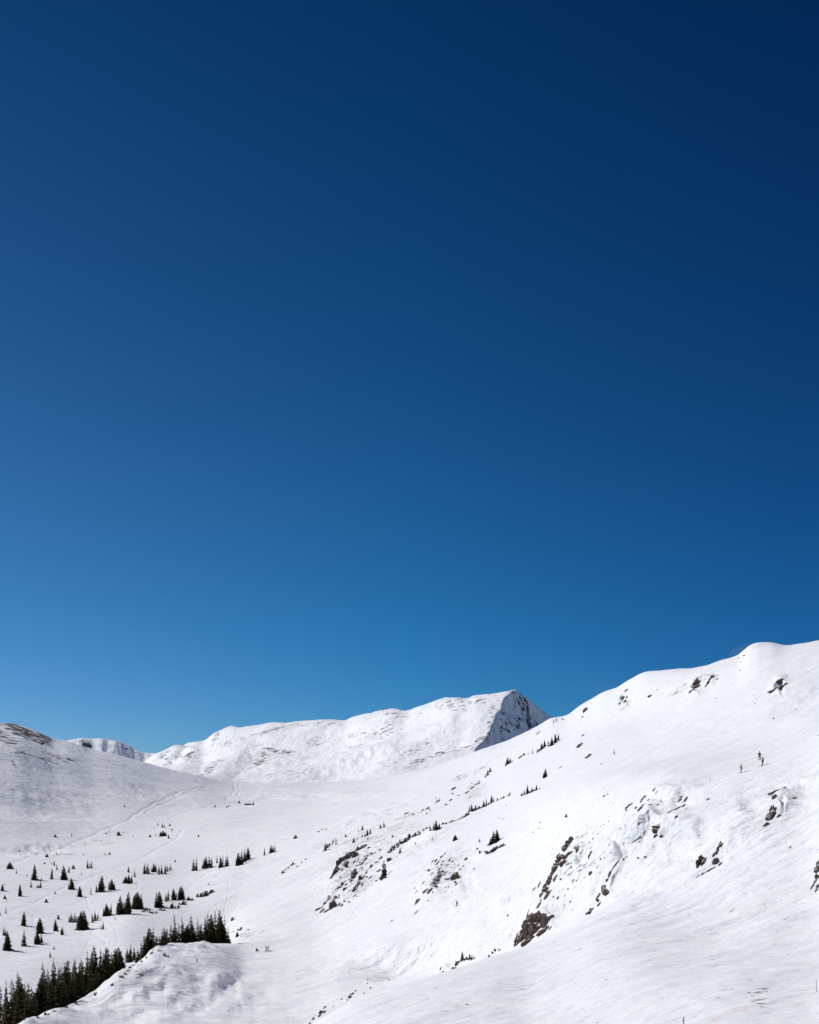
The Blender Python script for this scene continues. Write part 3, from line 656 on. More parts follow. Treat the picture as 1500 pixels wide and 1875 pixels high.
for place, spec in T_ROWS.items():
    for it in spec.split('|')[1].split():
        f = it.split(','); u, v, hp = float(f[0]), float(f[1]), float(f[2])
        kind = KM[f[3]] if len(f) > 3 else 'slim'
        p = on_ground(u, v)
        if p is None: print('TREE MISS', it); continue
        put_tree(p, (hp+1.0)*p.y/PXF, kind, place, u, hp, wf=1.3)
# the dense forest behind the snowy knoll: tops read from the photograph, feet where the ground is
F_TOPS = {
 'in the dense forest at the bottom left': '2,1800,232 9.6,1793,240 15,1806,228 21.6,1790,236 27,1802,228 33,1779,246 37,1788,232 43,1801,228 48,1810,222 56,1797,232 62,1806,226 69,1797,238 76,1786,232 83,1761,242 88,1781,236 91,1773,268 97,1776,246 102,1758,252 106,1770,240 110,1770,268 116,1768,250 121.6,1761,262 125.6,1758,256 130,1764,252 134.4,1753,268 139,1763,262 145,1757,276 149,1766,262 155,1764,268 158,1752,270 161.6,1738,284 165,1752,274 168,1744,290 171,1733,282 177,1746,284 181,1739,290 185.6,1737,284 190,1741,292 193,1734,288 196,1733,298 200,1735,290 204,1744,292 207,1737,298 213,1737,296 217.6,1734,302 221.6,1747,298 225.6,1761,296 151,1790,262 120,1790,246 95,1800,236 60,1828,222 30,1822,222 8,1826,220 175,1775,278 205,1765,290',
 'in the forest on the snowy knoll': '232.5,1735,345 237,1736,342 240,1727,348 246,1734,345 253,1738,335 256,1743,325 261,1722,318 266,1712,322 269,1706,326 273,1698,328 277.5,1697,332 282.5,1704,326 286.7,1712,322 292,1712,332 295,1700,336 300,1697,338 304,1701,304,d 308,1712,308,d 299,1713,303,d 306,1698,340 311.7,1692,338 316,1697,336 320,1690,342 325,1671,346 328,1690,338 331.7,1678,350,t 335,1692,340 337.5,1685,345,d 342,1694,342 345,1687,350 350,1674,348 354,1690,344 358,1698,342 361,1682,350,t 366.7,1692,350 370,1690,346 375,1678,350 379.5,1672,356 383,1690,350 386.7,1673,356 391,1684,352 394,1667,360 398,1680,354 401,1663,358 404,1676,362 407,1690,358 410,1674,366,t 413,1700,362 416.7,1697,360 420,1712,364 389,1700,350 374,1702,348 357,1706,342',
}
for place, spec in F_TOPS.items():
    for it in spec.split():
        f = it.split(','); u, v, Y = float(f[0]), float(f[1]), float(f[2])
        z = ground_z(u, Y); X = (u-CX)/PXF*Y
        top = (HOR-v)/PXF*Y; hh = top-z
        if hh < 2: print('low tree', it, hh); hh = 2.5
        kind = KM[f[3]] if len(f) > 3 else random.choice(('slim', 'slim', 'full', 'slim', 'thin', 'slim', 'dry') if u < 60 or 295 < u < 345 or random.random() < 0.3 else ('slim', 'slim', 'full', 'slim', 'thin'))
        put_tree(Vector((X, Y, z)), hh, kind, place, u, hh*PXF/Y, wf=min(1.8, max(1.15, 12/hh)) if kind != 'dry' else 1.0)

# stunted shrubs (low tangled evergreens half buried in snow)
def shrub_mesh(seed):
    r = random.Random(seed); V, F = [], []
    for k in range(r.randint(4, 7)):
        cx, cy = r.uniform(-0.75, 0.75), r.uniform(-0.35, 0.35); hh = r.uniform(0.35, 1.0)*(1-0.45*abs(cx)); w = r.uniform(0.25, 0.42)
        for i in range(60):
            t = r.random(); a = r.random()*6.283; l = w*(1-t*0.75)*r.uniform(0.4, 1.05)
            z = hh*t; c, s = math.cos(a), math.sin(a); q = r.uniform(0.05, 0.11)
            x, y = cx+0.15*t, cy
            b = len(V)
            V += [(x+c*l*0.2, y+s*l*0.2, z), (x+c*l-s*q, y+s*l+c*q, z+r.uniform(-.08, .10)), (x+c*l*1.05, y+s*l*1.05, z+r.uniform(-.02, .16)), (x+c*l+s*q, y+s*l-c*q, z+r.uniform(-.10, .08))]
            F.append((b, b+1, b+2, b+3))
    me = mesh_of('stunted_shrub', V, F); me.materials.append(M_SHRUB); return me
SHRUBS = [shrub_mesh(s) for s in range(40, 47)]
shrubs = []
S_SPEC = {
 'around the middle row of trees': '318,1663,11 333,1656.7,9 344,1649,8 347.5,1648,7 339.7,1653,4 354,1649,4.5 266,1670,8 270,1667,10 276,1671.7,5 281.7,1672.5,7.5 286.7,1671,3.5 296.7,1667.5,7.5 306,1663,4 291.7,1666.7,4 68.7,1626,6 70,1612,5 81,1582,4 337,1657,6 328,1661,5',
 'on the bump right of the middle row': '363.7,1642.5,7.5 367.5,1642.5,9.5 371.7,1641,9 375.8,1641,10 379,1637.5,8 384,1636,8 388,1634,6 381.7,1620,3.5',
 'beside the knoll forest edge': '427.5,1685,7 424,1686,4 427,1707,3 456,1703,4 440,1703,7 300,1750,6 306,1752,5 237,1773,5 245,1768,5 250,1762,6 44,1868,5 57,1862,5 70,1864,5 30,1880,7 85,1858,6 100,1852,5 120,1845,7 138,1838,5 150,1834,6 175,1822,7 205,1804,5 222,1790,7 228,1784,5 236,1778,6 258,1762,6 268,1755,5 280,1746,7 292,1742,6',
 'in the short dark line above the saddle': '517,1599,6 522,1594,4 528,1590,4 534,1585,4 538,1583,5 546,1587,4 552,1580,3 560,1574,3',
 'on the open slope right of the bench': '590,1520,4 598,1518.7,3.5 583,1524,3 601,1552,8 605,1548,7 617,1546,5',
 'in the long diagonal line across the slope': '718,1557,8 724,1552,10 728,1548,6 732,1545,9 738,1543,6 745,1540,8 749,1537,6 752,1533,8 757,1532,5 762,1530,7 768,1529,6 719,1533,4 775,1521,4 780,1518,4 786,1516,3 768,1524,5 711,1562,6 716,1560,5 810,1510,4 812.6,1508,4 815.5,1509,4 818.6,1508.6,5 824.6,1506.6,4.5 828.6,1504.6,4 832,1504,4 838.6,1501,3 842.5,1500,3 847,1498,4 851,1496,5 856,1493,5 866,1486,5 868,1485,6 875,1482,6 881,1480,5 889,1477,6 896,1473,6 915,1465,3 921,1462,5 925,1460,3 930,1458,3',
 'beneath the pair of mid slope trees': '897,1562,8 890,1560,5 893,1563,6 903,1560,10 908,1556,8 915,1552,7 921,1550,7 880,1562,6 875,1555,4 700,1611,9 708,1607,9 694,1596,6 896,1548,6',
 'high up near the right ridge': '951,1389,4 956,1386,4 961,1383,5 969,1381,3 987,1376,6 994,1371,6 1000,1366,6 1008,1366,7 1059,1369,8 1064,1364,5 1032,1317.5,4 1038.7,1496,6 972,1451,6 979,1448,6 957,1457,5 988,1445,3 1106,1459,4 1113,1456,4',
 'on the edge of the near white slope': '831,1774,7 836,1768,8 841,1763,9 852,1758,7 857,1757,6 897,1752,5 903,1746,7 908,1741,8 915,1741,4 868,1756,5',
}
for place, spec in S_SPEC.items():
    for it in spec.split():
        u, v, hp = map(float, it.split(','))
        p = on_ground(u, v)
        if p is None: print('SHRUB MISS', it); continue
        hh = (hp+0.5)*p.y/PXF
        o = link('stunted_shrub', random.choice(SHRUBS)); o.location = p-Vector((0, 0, 0.06*hh))
        o.scale = (hh*0.85, hh*0.85, hh); o.rotation_euler = (0, 0, random.uniform(-0.5, 0.5))
        shrubs.append((o, u, hp, 'shrub', place))

# ------------------------------------------------------------------ rocks
def rock_mesh(seed):
    """angular broken rock, unit half-length along x: a ball cut by random planes, then chipped"""
    r = random.Random(seed); bm = bmesh.new()
    bmesh.ops.create_icosphere(bm, subdivisions=4, radius=1.0)
    planes = []
    for k in range(16):
        n = Vector((r.gauss(0, 1), r.gauss(0, 1), r.gauss(0, 1))).normalized(); planes.append((n, r.uniform(0.5, 0.92)))
    off = Vector((r.random()*50, r.random()*50, r.random()*50))
    from mathutils import noise as mn
    for v in bm.verts:
        c = v.co.copy()
        for n, dd in planes:
            q = c.dot(n)
            if q > dd: c -= n*(q-dd)*0.94
        c += v.co*(0.16*mn.noise(v.co*2.2+off)+0.12*mn.noise(v.co*5+off)+0.05*mn.noise(v.co*11+off))
        c += Vector((0.12*mn.noise(v.co*3-off), 0.12*mn.noise(v.co*3+off*2), 0.0))
        v.co = c
    # notches so the outline is broken
    for k in range(r.randint(2, 4)):
        x0 = r.uniform(-0.8, 0.8); w = r.uniform(0.08, 0.2); dep = r.uniform(0.25, 0.6)
        for v in bm.verts:
            f = math.exp(-((v.co.x-x0+0.3*v.co.y)/w)**2)
            v.co.z -= dep*f*max(0, v.co.z); v.co.y *= 1-0.4*f
    me = bpy.data.meshes.new('rock'); bm.to_mesh(me); bm.free()
    me.materials.append(M_ROCK); return me
ROCKS = [rock_mesh(s) for s in range(60, 70)]
rocks = []
R_SPEC = {
 'on the big lower cliff': '963,1712,54,20,58 985,1700,48,28,44 1003,1688,26,11,50 950,1727,18,8,35 976,1690,30,14,60 994,1708,30,10,42 970,1723,30,8,22 1012,1678,7,5,0 984,1683,18,6,-10 966,1678,24,4,75 988,1655,26,4,60 1008,1700,9,3,50',
 'on the narrow rock rib': '1045,1543,22,8,50 1037,1554,18,10,60 1059,1552,16,5,5 1058,1558,8,6,80 1041,1565,22,5,40 1026,1576,22,10,55 1030,1583,16,8,40 1018,1592,22,10,60 1010,1605,20,7,60 1018,1608,14,5,50 1008,1614,14,8,45 1003,1630,18,8,20 997,1628,10,5,10 1005,1638,22,7,55 992,1640,14,6,40 988,1620,12,3,65 979,1628,10,2.5,50 1000,1622,18,6,60 1022,1568,12,5,60',
 'right of the narrow rock rib': '1028,1610,6,4,0 1022,1645,8,4,65 1014,1642,4,3,60 1050,1613,6,3,60 1081,1565,16,4,70 1082,1600,7,6,60 1101,1573,5,3,40 1035,1640,5,2.5,50 1041,1628,4,3,60 1067,1531,6,2,50 1057,1533,7,2,50 1067,1543,3.5,2,0 1086,1536,4,2.5,60 1080,1543,4,2,30 1106,1510,3.5,2,20 1100,1514,3,2,20 1095,1527,4,2,0 1115,1504,4,2,20 1107,1571,4,2,70',
 'along the lower gully': '1124,1588,12,3,60 1117,1600,16,5,65 1112,1612,10,5,60 1106,1628,14,8,50 1112,1636,22,13,-35 1097,1640,12,5,60 1095,1650,10,6,-40 1098,1655,10,4,70 1083,1668,14,7,60 1075,1674,7,5,45 1130,1580,10,3,50',
 'in the snowy gully': '1174,1533,26,3,63 1172,1542,7,3,10 1204,1519,16,13,60 1203,1531,14,6,30 1210,1532,7,5,40 1207,1511,8,2.5,50 1170,1571,6,4,0 1183,1570,8,4,-20 1142,1573,5,2,30',
 'along the top of the bowl': '1150,1478,14,4,45 1157,1473,6,3,40 1165,1480,6,4,50 1175,1478,14,4,60 1176,1465,16,4,60 1182,1459,8,3,20 1199,1445,12,2.5,35 1148,1484,5,3,40 1245,1465,16,5,60 1256,1464,12,4,65 1252,1476,7,4,60 1234,1483,18,2.5,62 1239,1497,5,4,80 1257,1482,3,2,0 1297,1464,6,3,60',
 'in the middle of the right slope': '1283,1580,22,10,65 1290,1578,20,6,60 1315,1555,28,6,68 1322,1547,10,4,70 1309,1578,14,9,50 1320,1583,8,4,60 1302,1593,18,4,30 1288,1600,10,3,20 1278,1605,10,2,40 1307,1566,10,5,60',
 'near the right edge': '1419,1450,16,3,80 1418,1461,12,7,50 1415,1478,10,5,55 1412,1494,30,12,62 1404,1510,12,7,30 1453,1462,12,2.5,62 1447,1552,7,2.5,55 1426,1494,12,4,40 1497,1590,24,8,75 1492,1617,26,4,65 1498,1607,10,9,0 1497,1625,18,6,80',
 'on the edge of the near white slope': '645,1820,18,5,60 641,1826,14,7,65 651,1815,7,4,70 636,1831,7,3,80 626,1830,5,2,30 595,1845,8,4,40 589,1854,10,7,50 595,1853,8,4,60 586,1860,9,4,50 573,1866,9,4,55 568,1874,6,3,30 610,1843,6,2,45 673,1801,4,3,60 679,1809,4,3,0 667,1819,3,2.5,0 673,1794,3,2.5,0 808,1774,9,4,50 811,1780,6,3,0 930,1677,6,3,55',
 'in the upper rocky patch of the bowl': '642,1567,26,7,35 632.7,1572,14,6,35 623,1580,14,6,50 616,1595,16,7,55 608.7,1605,8,4,50 627,1593,8,4,75 635,1588,8,5,-50 634,1581,10,4,40 651,1566.7,10,6,50 660.7,1554.7,20,5,30 668,1550.7,8,4,40 675,1553,5,3,30 672.7,1537,8,2,60 679,1564,7,4,55 686,1562,6,2,50 673,1568,6,3,70 668.7,1574.7,10,4,60 663,1582.7,12,4,60 696.7,1573,12,4,60 690.7,1579,7,2,20 680.7,1586,8,4,60 715,1575,10,5,10',
 'in the lower rocky patch of the bowl': '650,1593,7,3,40 648,1604,16,8,65 642.7,1614.7,8,4,60 660.7,1611,8,6,50 670.7,1599,6,3,70 672,1606.7,5,3,50 626.7,1618.7,5,5,60 619,1627,16,3.5,40 635,1620,6,3,50 632.7,1628,8,4,40 655,1620,10,5,55 649,1628,8,5,55 663,1620,5,3,70 600.7,1646.7,14,4,65 594,1656,14,4,60 584.7,1664.7,14,3,28 590,1668,9,3,45 611,1648,14,3,70 616.7,1644,9,4,-50 610,1660,12,8,45 602,1667,14,3.5,25 620,1657,9,3,60 626,1658.7,10,4,60 631,1651,5,3,30 641,1652,6,2,-20 689,1613,4,2.5,50',
 'in the rocky patch above the lone skier': '798.7,1577,8,3,60 802.7,1580,9,2.5,50 809,1569,6,3,40 815,1564,3,2,0 786.7,1594,6,3.5,60 803,1593,5,2,50 802,1605,12,4.5,70 792.7,1617,16,5,55 801,1613,7,5,50 798.7,1624.7,7,5,-40 780,1632,10,3.5,30 787,1633,12,5,50 776,1617,8,2,65 835,1606.7,11,9,30 827,1608,7,3,60 821,1610.7,6,3,20 834.7,1616,5,3,-20 853,1574,5,4,50 848.7,1586,4,2,50 839,1585,4,1.5,60 869,1591,3,2,0 814.7,1598,4,2,10 764,1652,12,5,60 767,1648,7,3,-20 784,1649,3,2,0 762.7,1670.7,9,2,50 763,1633,6,2,60 760,1626.7,3,2,0 718,1686,4,2,40',
 'just below the right skyline': '1072.5,1302,16,7,35 1068,1312.5,7,2,10 1136,1288,7,3,30 1140,1279,10,5,50 1145,1285,8,4,60 1147,1265,9,4,35 1149,1276,6,3,60 1191,1275,11,4,15 1204,1263,4,2,0 1236,1270,9,2,40 1273,1252,17,8,65 1266,1266,14,4,35 1271,1259,12,6,45 1299,1249,14,5,65 1303.5,1241,12,5,60 1314,1244,4,2.5,0 1353,1205.5,4,2,0 1363.5,1200,6,2,20 1356,1213,3,2,0 1356,1227.6,5,2,0 1311,1279.5,3,2,0 1241,1266,4,2,30 1294,1256,7,3,60',
 'high on the right slope': '1426.5,1249.5,13,8,20 1419,1263,14,5,30 1435.5,1257,8,5,80 1383,1288.5,3,2,0 1417,1316,3,3,0 1457,1299,2.5,2,0 1068,1347,8,3,20 1077,1386,13,6,35 1101,1399,3,2,0 1027.5,1405,10,2,30 987,1342,12,2,35 1498,1347,4,2,0',
 'in the broken line above the mid slope trees': '831,1445,9,4,30 801,1469,12,4,50 782.5,1481,9,4,55 745,1490,9,3,20 825,1466,9,3,45 817,1474,6,3,50 862.5,1445,12,3,45 855,1452,8,3,50 872,1437,8,3,40 839,1457,5,2,40 927.5,1475,2.5,2,0 915,1498,2.5,2,0 921,1500,6,1.5,40 977,1524,3,2,0 987,1517,3,2,0 990,1506,4,2,40',
}
def put_rock(u, v, L, W, ang, place):
    if 'patch' in place: L *= 1.25; W *= 1.3
    a = R(ang); hx, hy = math.cos(a)*L/2, math.sin(a)*L/2
    p = on_ground(u, v)
    if p is None: print('ROCK MISS', u, v); return
    p1 = on_ground(u-hx, v+hy) or p; p2 = on_ground(u+hx, v-hy) or p
    px = p.y/PXF
    ax = p2-p1
    want = L*px
    img = Vector((hx, 0, hy)).normalized()
    if ax.length < 1e-3 or abs(p2.y-p.y) > 6*want+1 or ax.y < 0:
        ax = img*want+Vector((0, want*0.8, 0))
    # keep the rib hugging the slope without running off along the line of sight
    if ax.y > 1.5*want: ax = Vector((ax.x, 1.5*want, ax.z))
    n = normal_at(p, max(0.5, want*0.4))
    axn = ax.normalized(); side = n.cross(axn).normalized(); up = axn.cross(side).normalized()
    across = Vector((-img.z, 0, img.x))
    pw = max(math.hypot(side.dot(across), 0.8*up.dot(across)), 0.3)
    hw = 0.5*W*px/pw*1.05; hl = 0.5*ax.length*1.15
    hz = min(hw*(1.5 if W > 7 else 1.1), hl*0.9)
    M = Matrix((axn, side, up)).transposed().to_4x4()
    o = link('rock', random.choice(ROCKS))
    o.matrix_world = Matrix.Translation(p+up*hz*0.12) @ M @ Matrix.Diagonal((hl, hw, hz, 1))
    rocks.append((o, u, L, W, place))
for place, spec in R_SPEC.items():
    for it in spec.split():
        put_rock(*map(float, it.split(',')), place)

rr = random.Random(5)
for cu, cv, su, sv, sl, n, place in ((655, 1585, 40, 38, -0.6, 16, 'in the upper rocky patch of the bowl'), (635, 1635, 34, 26, -0.6, 12, 'in the lower rocky patch of the bowl'), (815, 1605, 44, 34, -0.5, 14, 'in the rocky patch above the lone skier'),
        (1060, 1590, 44, 46, -0.5, 14, 'right of the narrow rock rib'), (800, 1470, 70, 14, -0.45, 12, 'in the broken line above the mid slope trees'), (1180, 1480, 40, 18, -0.4, 6, 'along the top of the bowl')):
    for k in range(n):
        a = rr.gauss(0, 0.5); u = cu+su*a; v = cv+su*a*sl+sv*rr.gauss(0, 0.45)
        put_rock(u, v, rr.uniform(2.5, 7), rr.uniform(1.4, 2.8), rr.uniform(35, 68), place)

# ------------------------------------------------------------------ people
def skin(name, pts, edges, radii, m_, root=0, sub=1):
    me = bpy.data.meshes.new(name); me.from_pydata([tuple(p) for p in pts], edges, []); me.update()
    o = bpy.data.objects.new(name+'_tmp', me); C.objects.link(o)
    md = o.modifiers.new('s', 'SKIN'); md.use_smooth_shade = True
    if not me.skin_vertices: me.attributes
    sv = me.skin_vertices[0].data
    for i, r in enumerate(radii):
        sv[i].radius = (r, r) if not isinstance(r, tuple) else r
        sv[i].use_root = (i == root)
    s2 = o.modifiers.new('u', 'SUBSURF'); s2.levels = sub; s2.render_levels = sub
    dg = bpy.context.evaluated_depsgraph_get(); dg.update()
    out = bpy.data.meshes.new_from_object(o.evaluated_get(dg)); out.name = name
    bpy.data.objects.remove(o, do_unlink=True); bpy.data.meshes.remove(me)
    out.materials.clear(); out.materials.append(m_)
    out.polygons.foreach_set('use_smooth', [True]*len(out.polygons))
    return out
def ellip(name, c, r, m_, seg=14, cut=None):
    bm = bmesh.new(); bmesh.ops.create_uvsphere(bm, u_segments=seg, v_segments=10, radius=1)
    for v in bm.verts: v.co = Vector((v.co.x*r[0], v.co.y*r[1], v.co.z*r[2]))
    if cut is not None:
        bmesh.ops.delete(bm, geom=[v for v in bm.verts if v.co.z < cut], context='VERTS')
    for v in bm.verts: v.co += Vector(c)
    me = bpy.data.meshes.new(name); bm.to_mesh(me); bm.free(); me.materials.append(m_)
    me.polygons.foreach_set('use_smooth', [True]*len(me.polygons)); return me
def bar(V, F, a, b, w, h, up=Vector((0, 0, 1)), tip=1.0):
    a = Vector(a); b = Vector(b); d = (b-a).normalized(); s = d.cross(up)
    s = s.normalized() if s.length > 1e-4 else Vector((1, 0, 0)); u = s.cross(d)
    k = len(V)
    for p, t in ((a, 1.0), (b, tip)):
        for i, j in ((-1, -1), (1, -1), (1, 1), (-1, 1)): V.append(tuple(p+s*i*w/2*t+u*j*h/2*t))
    F += [(k, k+1, k+2, k+3), (k+4, k+7, k+6, k+5), (k, k+4, k+5, k+1), (k+1, k+5, k+6, k+2), (k+2, k+6, k+7, k+3), (k+3, k+7, k+4, k)]
M_SKIN = flat('skin', (0.45, 0.28, 0.20), 0.6, 0.05)
def cloth(n, c): return flat(n, c, 0.75, 0.2)
M_NAVY = cloth('navy_cloth', (0.016, 0.024, 0.045)); M_BLACK = cloth('black_cloth', (0.014, 0.014, 0.02))
M_OCHRE = cloth('ochre_cloth', (0.42, 0.23, 0.05)); M_SLATE = cloth('slate_cloth', (0.03, 0.035, 0.055)); M_PLUM = cloth('plum_cloth', (0.05, 0.03, 0.05))
M_METAL = flat('dark_metal', (0.05, 0.05, 0.055), 0.4); M_WOOD = flat('grey_wood', (0.16, 0.15, 0.15), 0.8)
def person(p, size, J, jacket, trousers, helmet, label, group=None, rz=0.0, skis=True, ski_dir=(-1, 0, 0.0)):
    """J: joints in metres for a 1.75 m figure facing -x"""
    root = empty('person', p, rz); root.scale = (size/1.75,)*3
    tag(root, label, 'person', group)
    g = lambda k: Vector(J[k])
    pts = [g('pelvis'), g('waist'), g('chest'), g('neck'), g('chin'), g('head'), g('crown')]
    rad = [0.135, 0.115, 0.15, 0.055, 0.07, 0.105, 0.075]
    ed = [(0, 1), (1, 2), (2, 3), (3, 4), (4, 5), (5, 6)]
    for s in 'ab':
        b = len(pts)
        pts += [g('shoulder_'+s), g('elbow_'+s), g('wrist_'+s)]; rad += [0.06, 0.045, 0.03]; ed += [(2, b), (b, b+1), (b+1, b+2)]
        w = g('wrist_'+s); d = (w-g('elbow_'+s)).normalized(); side = d.cross(Vector((0, 0, 1)))
        side = side.normalized() if side.length > 1e-3 else Vector((0, 1, 0)); nrm = side.cross(d)
        pts.append(w+d*0.07); rad.append((0.038, 0.02)); palm = len(pts)-1; ed.append((b+2, palm))
        for i, (o_, l) in enumerate(((-0.03, 0.07), (-0.01, 0.085), (0.01, 0.08), (0.03, 0.06))):   # four curled fingers
            f0 = w+d*(0.075+l*0.5)+side*o_*1.1-nrm*0.01; f1 = f0+d*l*0.25-nrm*l*0.5
            k = len(pts); pts += [f0, f1]; rad += [0.010, 0.008]; ed += [(palm, k), (k, k+1)]
        k = len(pts); pts += [w+d*0.06+side*0.055, w+d*0.10+side*0.06-nrm*0.02]; rad += [0.011, 0.009]; ed += [(palm, k), (k, k+1)]
        b = len(pts)
        pts += [g('hip_'+s), g('knee_'+s), g('ankle_'+s), g('toe_'+s)]; rad += [0.09, 0.06, 0.042, 0.035]; ed += [(0, b), (b, b+1), (b+1, b+2), (b+2, b+3)]
    body = link('body', skin('body', pts, ed, rad, M_SKIN), None, root)
    # face: nose and brow on the head
    fd = (g('face')-g('head')).normalized()
    link('nose', ellip('nose', g('head')+fd*0.105-Vector((0, 0, 0.01)), (0.018, 0.014, 0.024), M_SKIN, 8), None, root)
    jp = [g('pelvis')+Vector((0, 0, 0.02)), g('waist'), g('chest')]; jr = [0.165, 0.15, 0.175]; je = [(0, 1), (1, 2)]
    jp.append(g('neck')); jr.append(0.085); je.append((2, 3))
    for s in 'ab':
        b = len(jp); jp += [g('shoulder_'+s), g('elbow_'+s), g('wrist_'+s)]; jr += [0.09, 0.07, 0.052]; je += [(2, b), (b, b+1), (b+1, b+2)]
    link('jacket', skin('jacket', jp, je, jr, jacket), None, root)
    tp = [g('pelvis')]; tr = [0.155]; te = []
    for s in 'ab':
        b = len(tp); tp += [g('hip_'+s), g('knee_'+s), g('ankle_'+s)]; tr += [0.112, 0.088, 0.075]; te += [(0, b), (b, b+1), (b+1, b+2)]
    link('trousers', skin('trousers', tp, te, tr, trousers), None, root)
    link('helmet', ellip('helmet', g('head')+Vector((0, 0, 0.035))-fd*0.015, (0.135, 0.125, 0.13), helmet, 16, cut=-0.03), None, root)
    V, F = [], []; q = g('head')+fd*0.10+Vector((0, 0, 0.025)); sd = fd.cross(Vector((0, 0, 1)))
    bar(V, F, q-sd*0.085, q+sd*0.085, 0.05, 0.075); link('goggles', mesh_of('goggles', V, F), M_METAL, root)
    for s in 'ab':
        V, F = [], []
        a = g('ankle_'+s); t_ = g('toe_'+s)
        bar(V, F, a+Vector((0.03, 0, 0.16)), a+Vector((0.03, 0, -0.07)), 0.13, 0.15, Vector((0, 1, 0)), 1.0)
        bar(V, F, a+Vector((0.06, 0, -0.035)), t_+Vector((-0.02, 0, 0.0)), 0.11, 0.09, tip=0.85)
        link('boot', mesh_of('boot', V, F), M_BLACK, root)
        if skis:
            V, F = [], []; d = Vector(ski_dir).normalized(); c = Vector((a.x, a.y, a.z-0.10))
            bar(V, F, c-d*0.75, c+d*0.75, 0.10, 0.03); bar(V, F, c+d*0.75, c+d*0.93+Vector((0, 0, 0.09)), 0.10, 0.025, tip=0.6)
            link('ski', mesh_of('ski', V, F), M_SLATE, root)
    return root
STAND = dict(pelvis=(0.03, 0, .93), waist=(0.0, 0, 1.08), chest=(-.02, 0, 1.30), neck=(-.04, 0, 1.46), chin=(-.06, 0, 1.54), head=(-.07, 0, 1.62), crown=(-.06, 0, 1.70), face=(-.2, 0, 1.61),
 shoulder_a=(-.01, -.18, 1.38), elbow_a=(-.02, -.25, 1.12), wrist_a=(-.20, -.22, 1.02), shoulder_b=(-.01, .18, 1.38), elbow_b=(0.02, .25, 1.12), wrist_b=(-.18, .24, 1.02),
 hip_a=(.03, -.09, .88), knee_a=(-.05, -.11, .50), ankle_a=(.0, -.11, .12), toe_a=(-.17, -.11, .06), hip_b=(.03, .09, .88), knee_b=(-.05, .11, .50), ankle_b=(.02, .11, .12), toe_b=(-.15, .11, .06))
def pose(**kw):
    d = dict(STAND); d.update(kw); return d
def at_px(u, v): return on_ground(u, v)
def stick(name, a, b, r0, m_, parent=None, sides=8):
    a = Vector(a); b = Vector(b); V, F = [], []
    d = (b-a).normalized(); s = d.orthogonal().normalized(); t_ = d.cross(s)
    for q, (f, rr) in enumerate(((0, 1), (0.5, 0.95), (0.96, 0.9), (1.0, 0.45))):
        c = a.lerp(b, f)
        for k in range(sides):
            an = k*2*math.pi/sides; V.append(tuple(c+(s*math.cos(an)+t_*math.sin(an))*r0*rr))
    for q in range(3):
        for k in range(sides): F.append((q*sides+k, q*sides+(k+1) % sides, (q+1)*sides+(k+1) % sides, (q+1)*sides+k))
    F.append(tuple(range(3*sides, 4*sides))); F.append(tuple(range(sides-1, -1, -1)))
    return link(name, mesh_of(name, V, F), m_, parent)
p = at_px(1396, 1402)
person(p, 1.70, pose(pelvis=(.10, 0, .92), waist=(.12, 0, 1.08), chest=(.10, 0, 1.30), neck=(.04, 0, 1.45), chin=(-.01, 0, 1.52), head=(-.04, 0, 1.58), crown=(-.05, 0, 1.66), face=(-.2, 0, 1.50),
  shoulder_a=(.11, -.18, 1.37), shoulder_b=(.10, .18, 1.37), elbow_a=(.16, -.24, 1.12), elbow_b=(.14, .24, 1.12), wrist_a=(-.08, -.24, 1.02), wrist_b=(-.06, .25, 1.02), hip_a=(.10, -.09, .87), hip_b=(.10, .09, .87), knee_a=(.0, -.10, .50), knee_b=(.04, .12, .50)),
  M_NAVY, M_NAVY, M_BLACK, 'skier in dark navy, lower of the dark pair standing on the upper slope', 'skiers standing on the upper slope')
po = stick('ski_pole', (p.x-0.12, p.y-.26, p.z+0.98), (p.x-.35, p.y-.30, p.z-0.05), 0.012, M_METAL)
tag(po, 'thin dark ski pole held by the skier in navy on the upper slope', 'ski pole')
p = at_px(1391, 1391)
person(p, 1.62, pose(knee_a=(-.02, -.12, .48), ankle_a=(-.04, -.16, .12), toe_a=(-.18, -.18, .06), knee_b=(-.02, .12, .48), ankle_b=(0, .16, .12), toe_b=(-.14, .18, .06), elbow_a=(.0, -.26, 1.12), wrist_a=(-.1, -.28, .90), elbow_b=(.0, .26, 1.12), wrist_b=(-.1, .28, .90)),
  M_BLACK, M_SLATE, M_BLACK, 'skier in black, standing just uphill behind the navy skier', 'skiers standing on the upper slope', rz=R(70))
p = at_px(1357.5, 1415)
person(p, 1.66, pose(elbow_a=(-.22, -.26, 1.30), wrist_a=(-.30, -.14, 1.14), pelvis=(.07, 0, .93), waist=(.06, 0, 1.09), head=(-.02, 0, 1.62), neck=(.0, 0, 1.46), chin=(-.02, 0, 1.54), chest=(.03, 0, 1.3), crown=(-.02, 0, 1.7), ankle_a=(-.06, -.12, .12), ankle_b=(-.04, .12, .12), toe_a=(-.22, -.12, .06), toe_b=(-.2, .12, .06)),
  M_OCHRE, M_SLATE, M_BLACK, 'skier in ochre jacket and dark trousers, one arm raised, on the upper slope', 'skiers standing on the upper slope', rz=R(-10))
p = at_px(836, 1659)
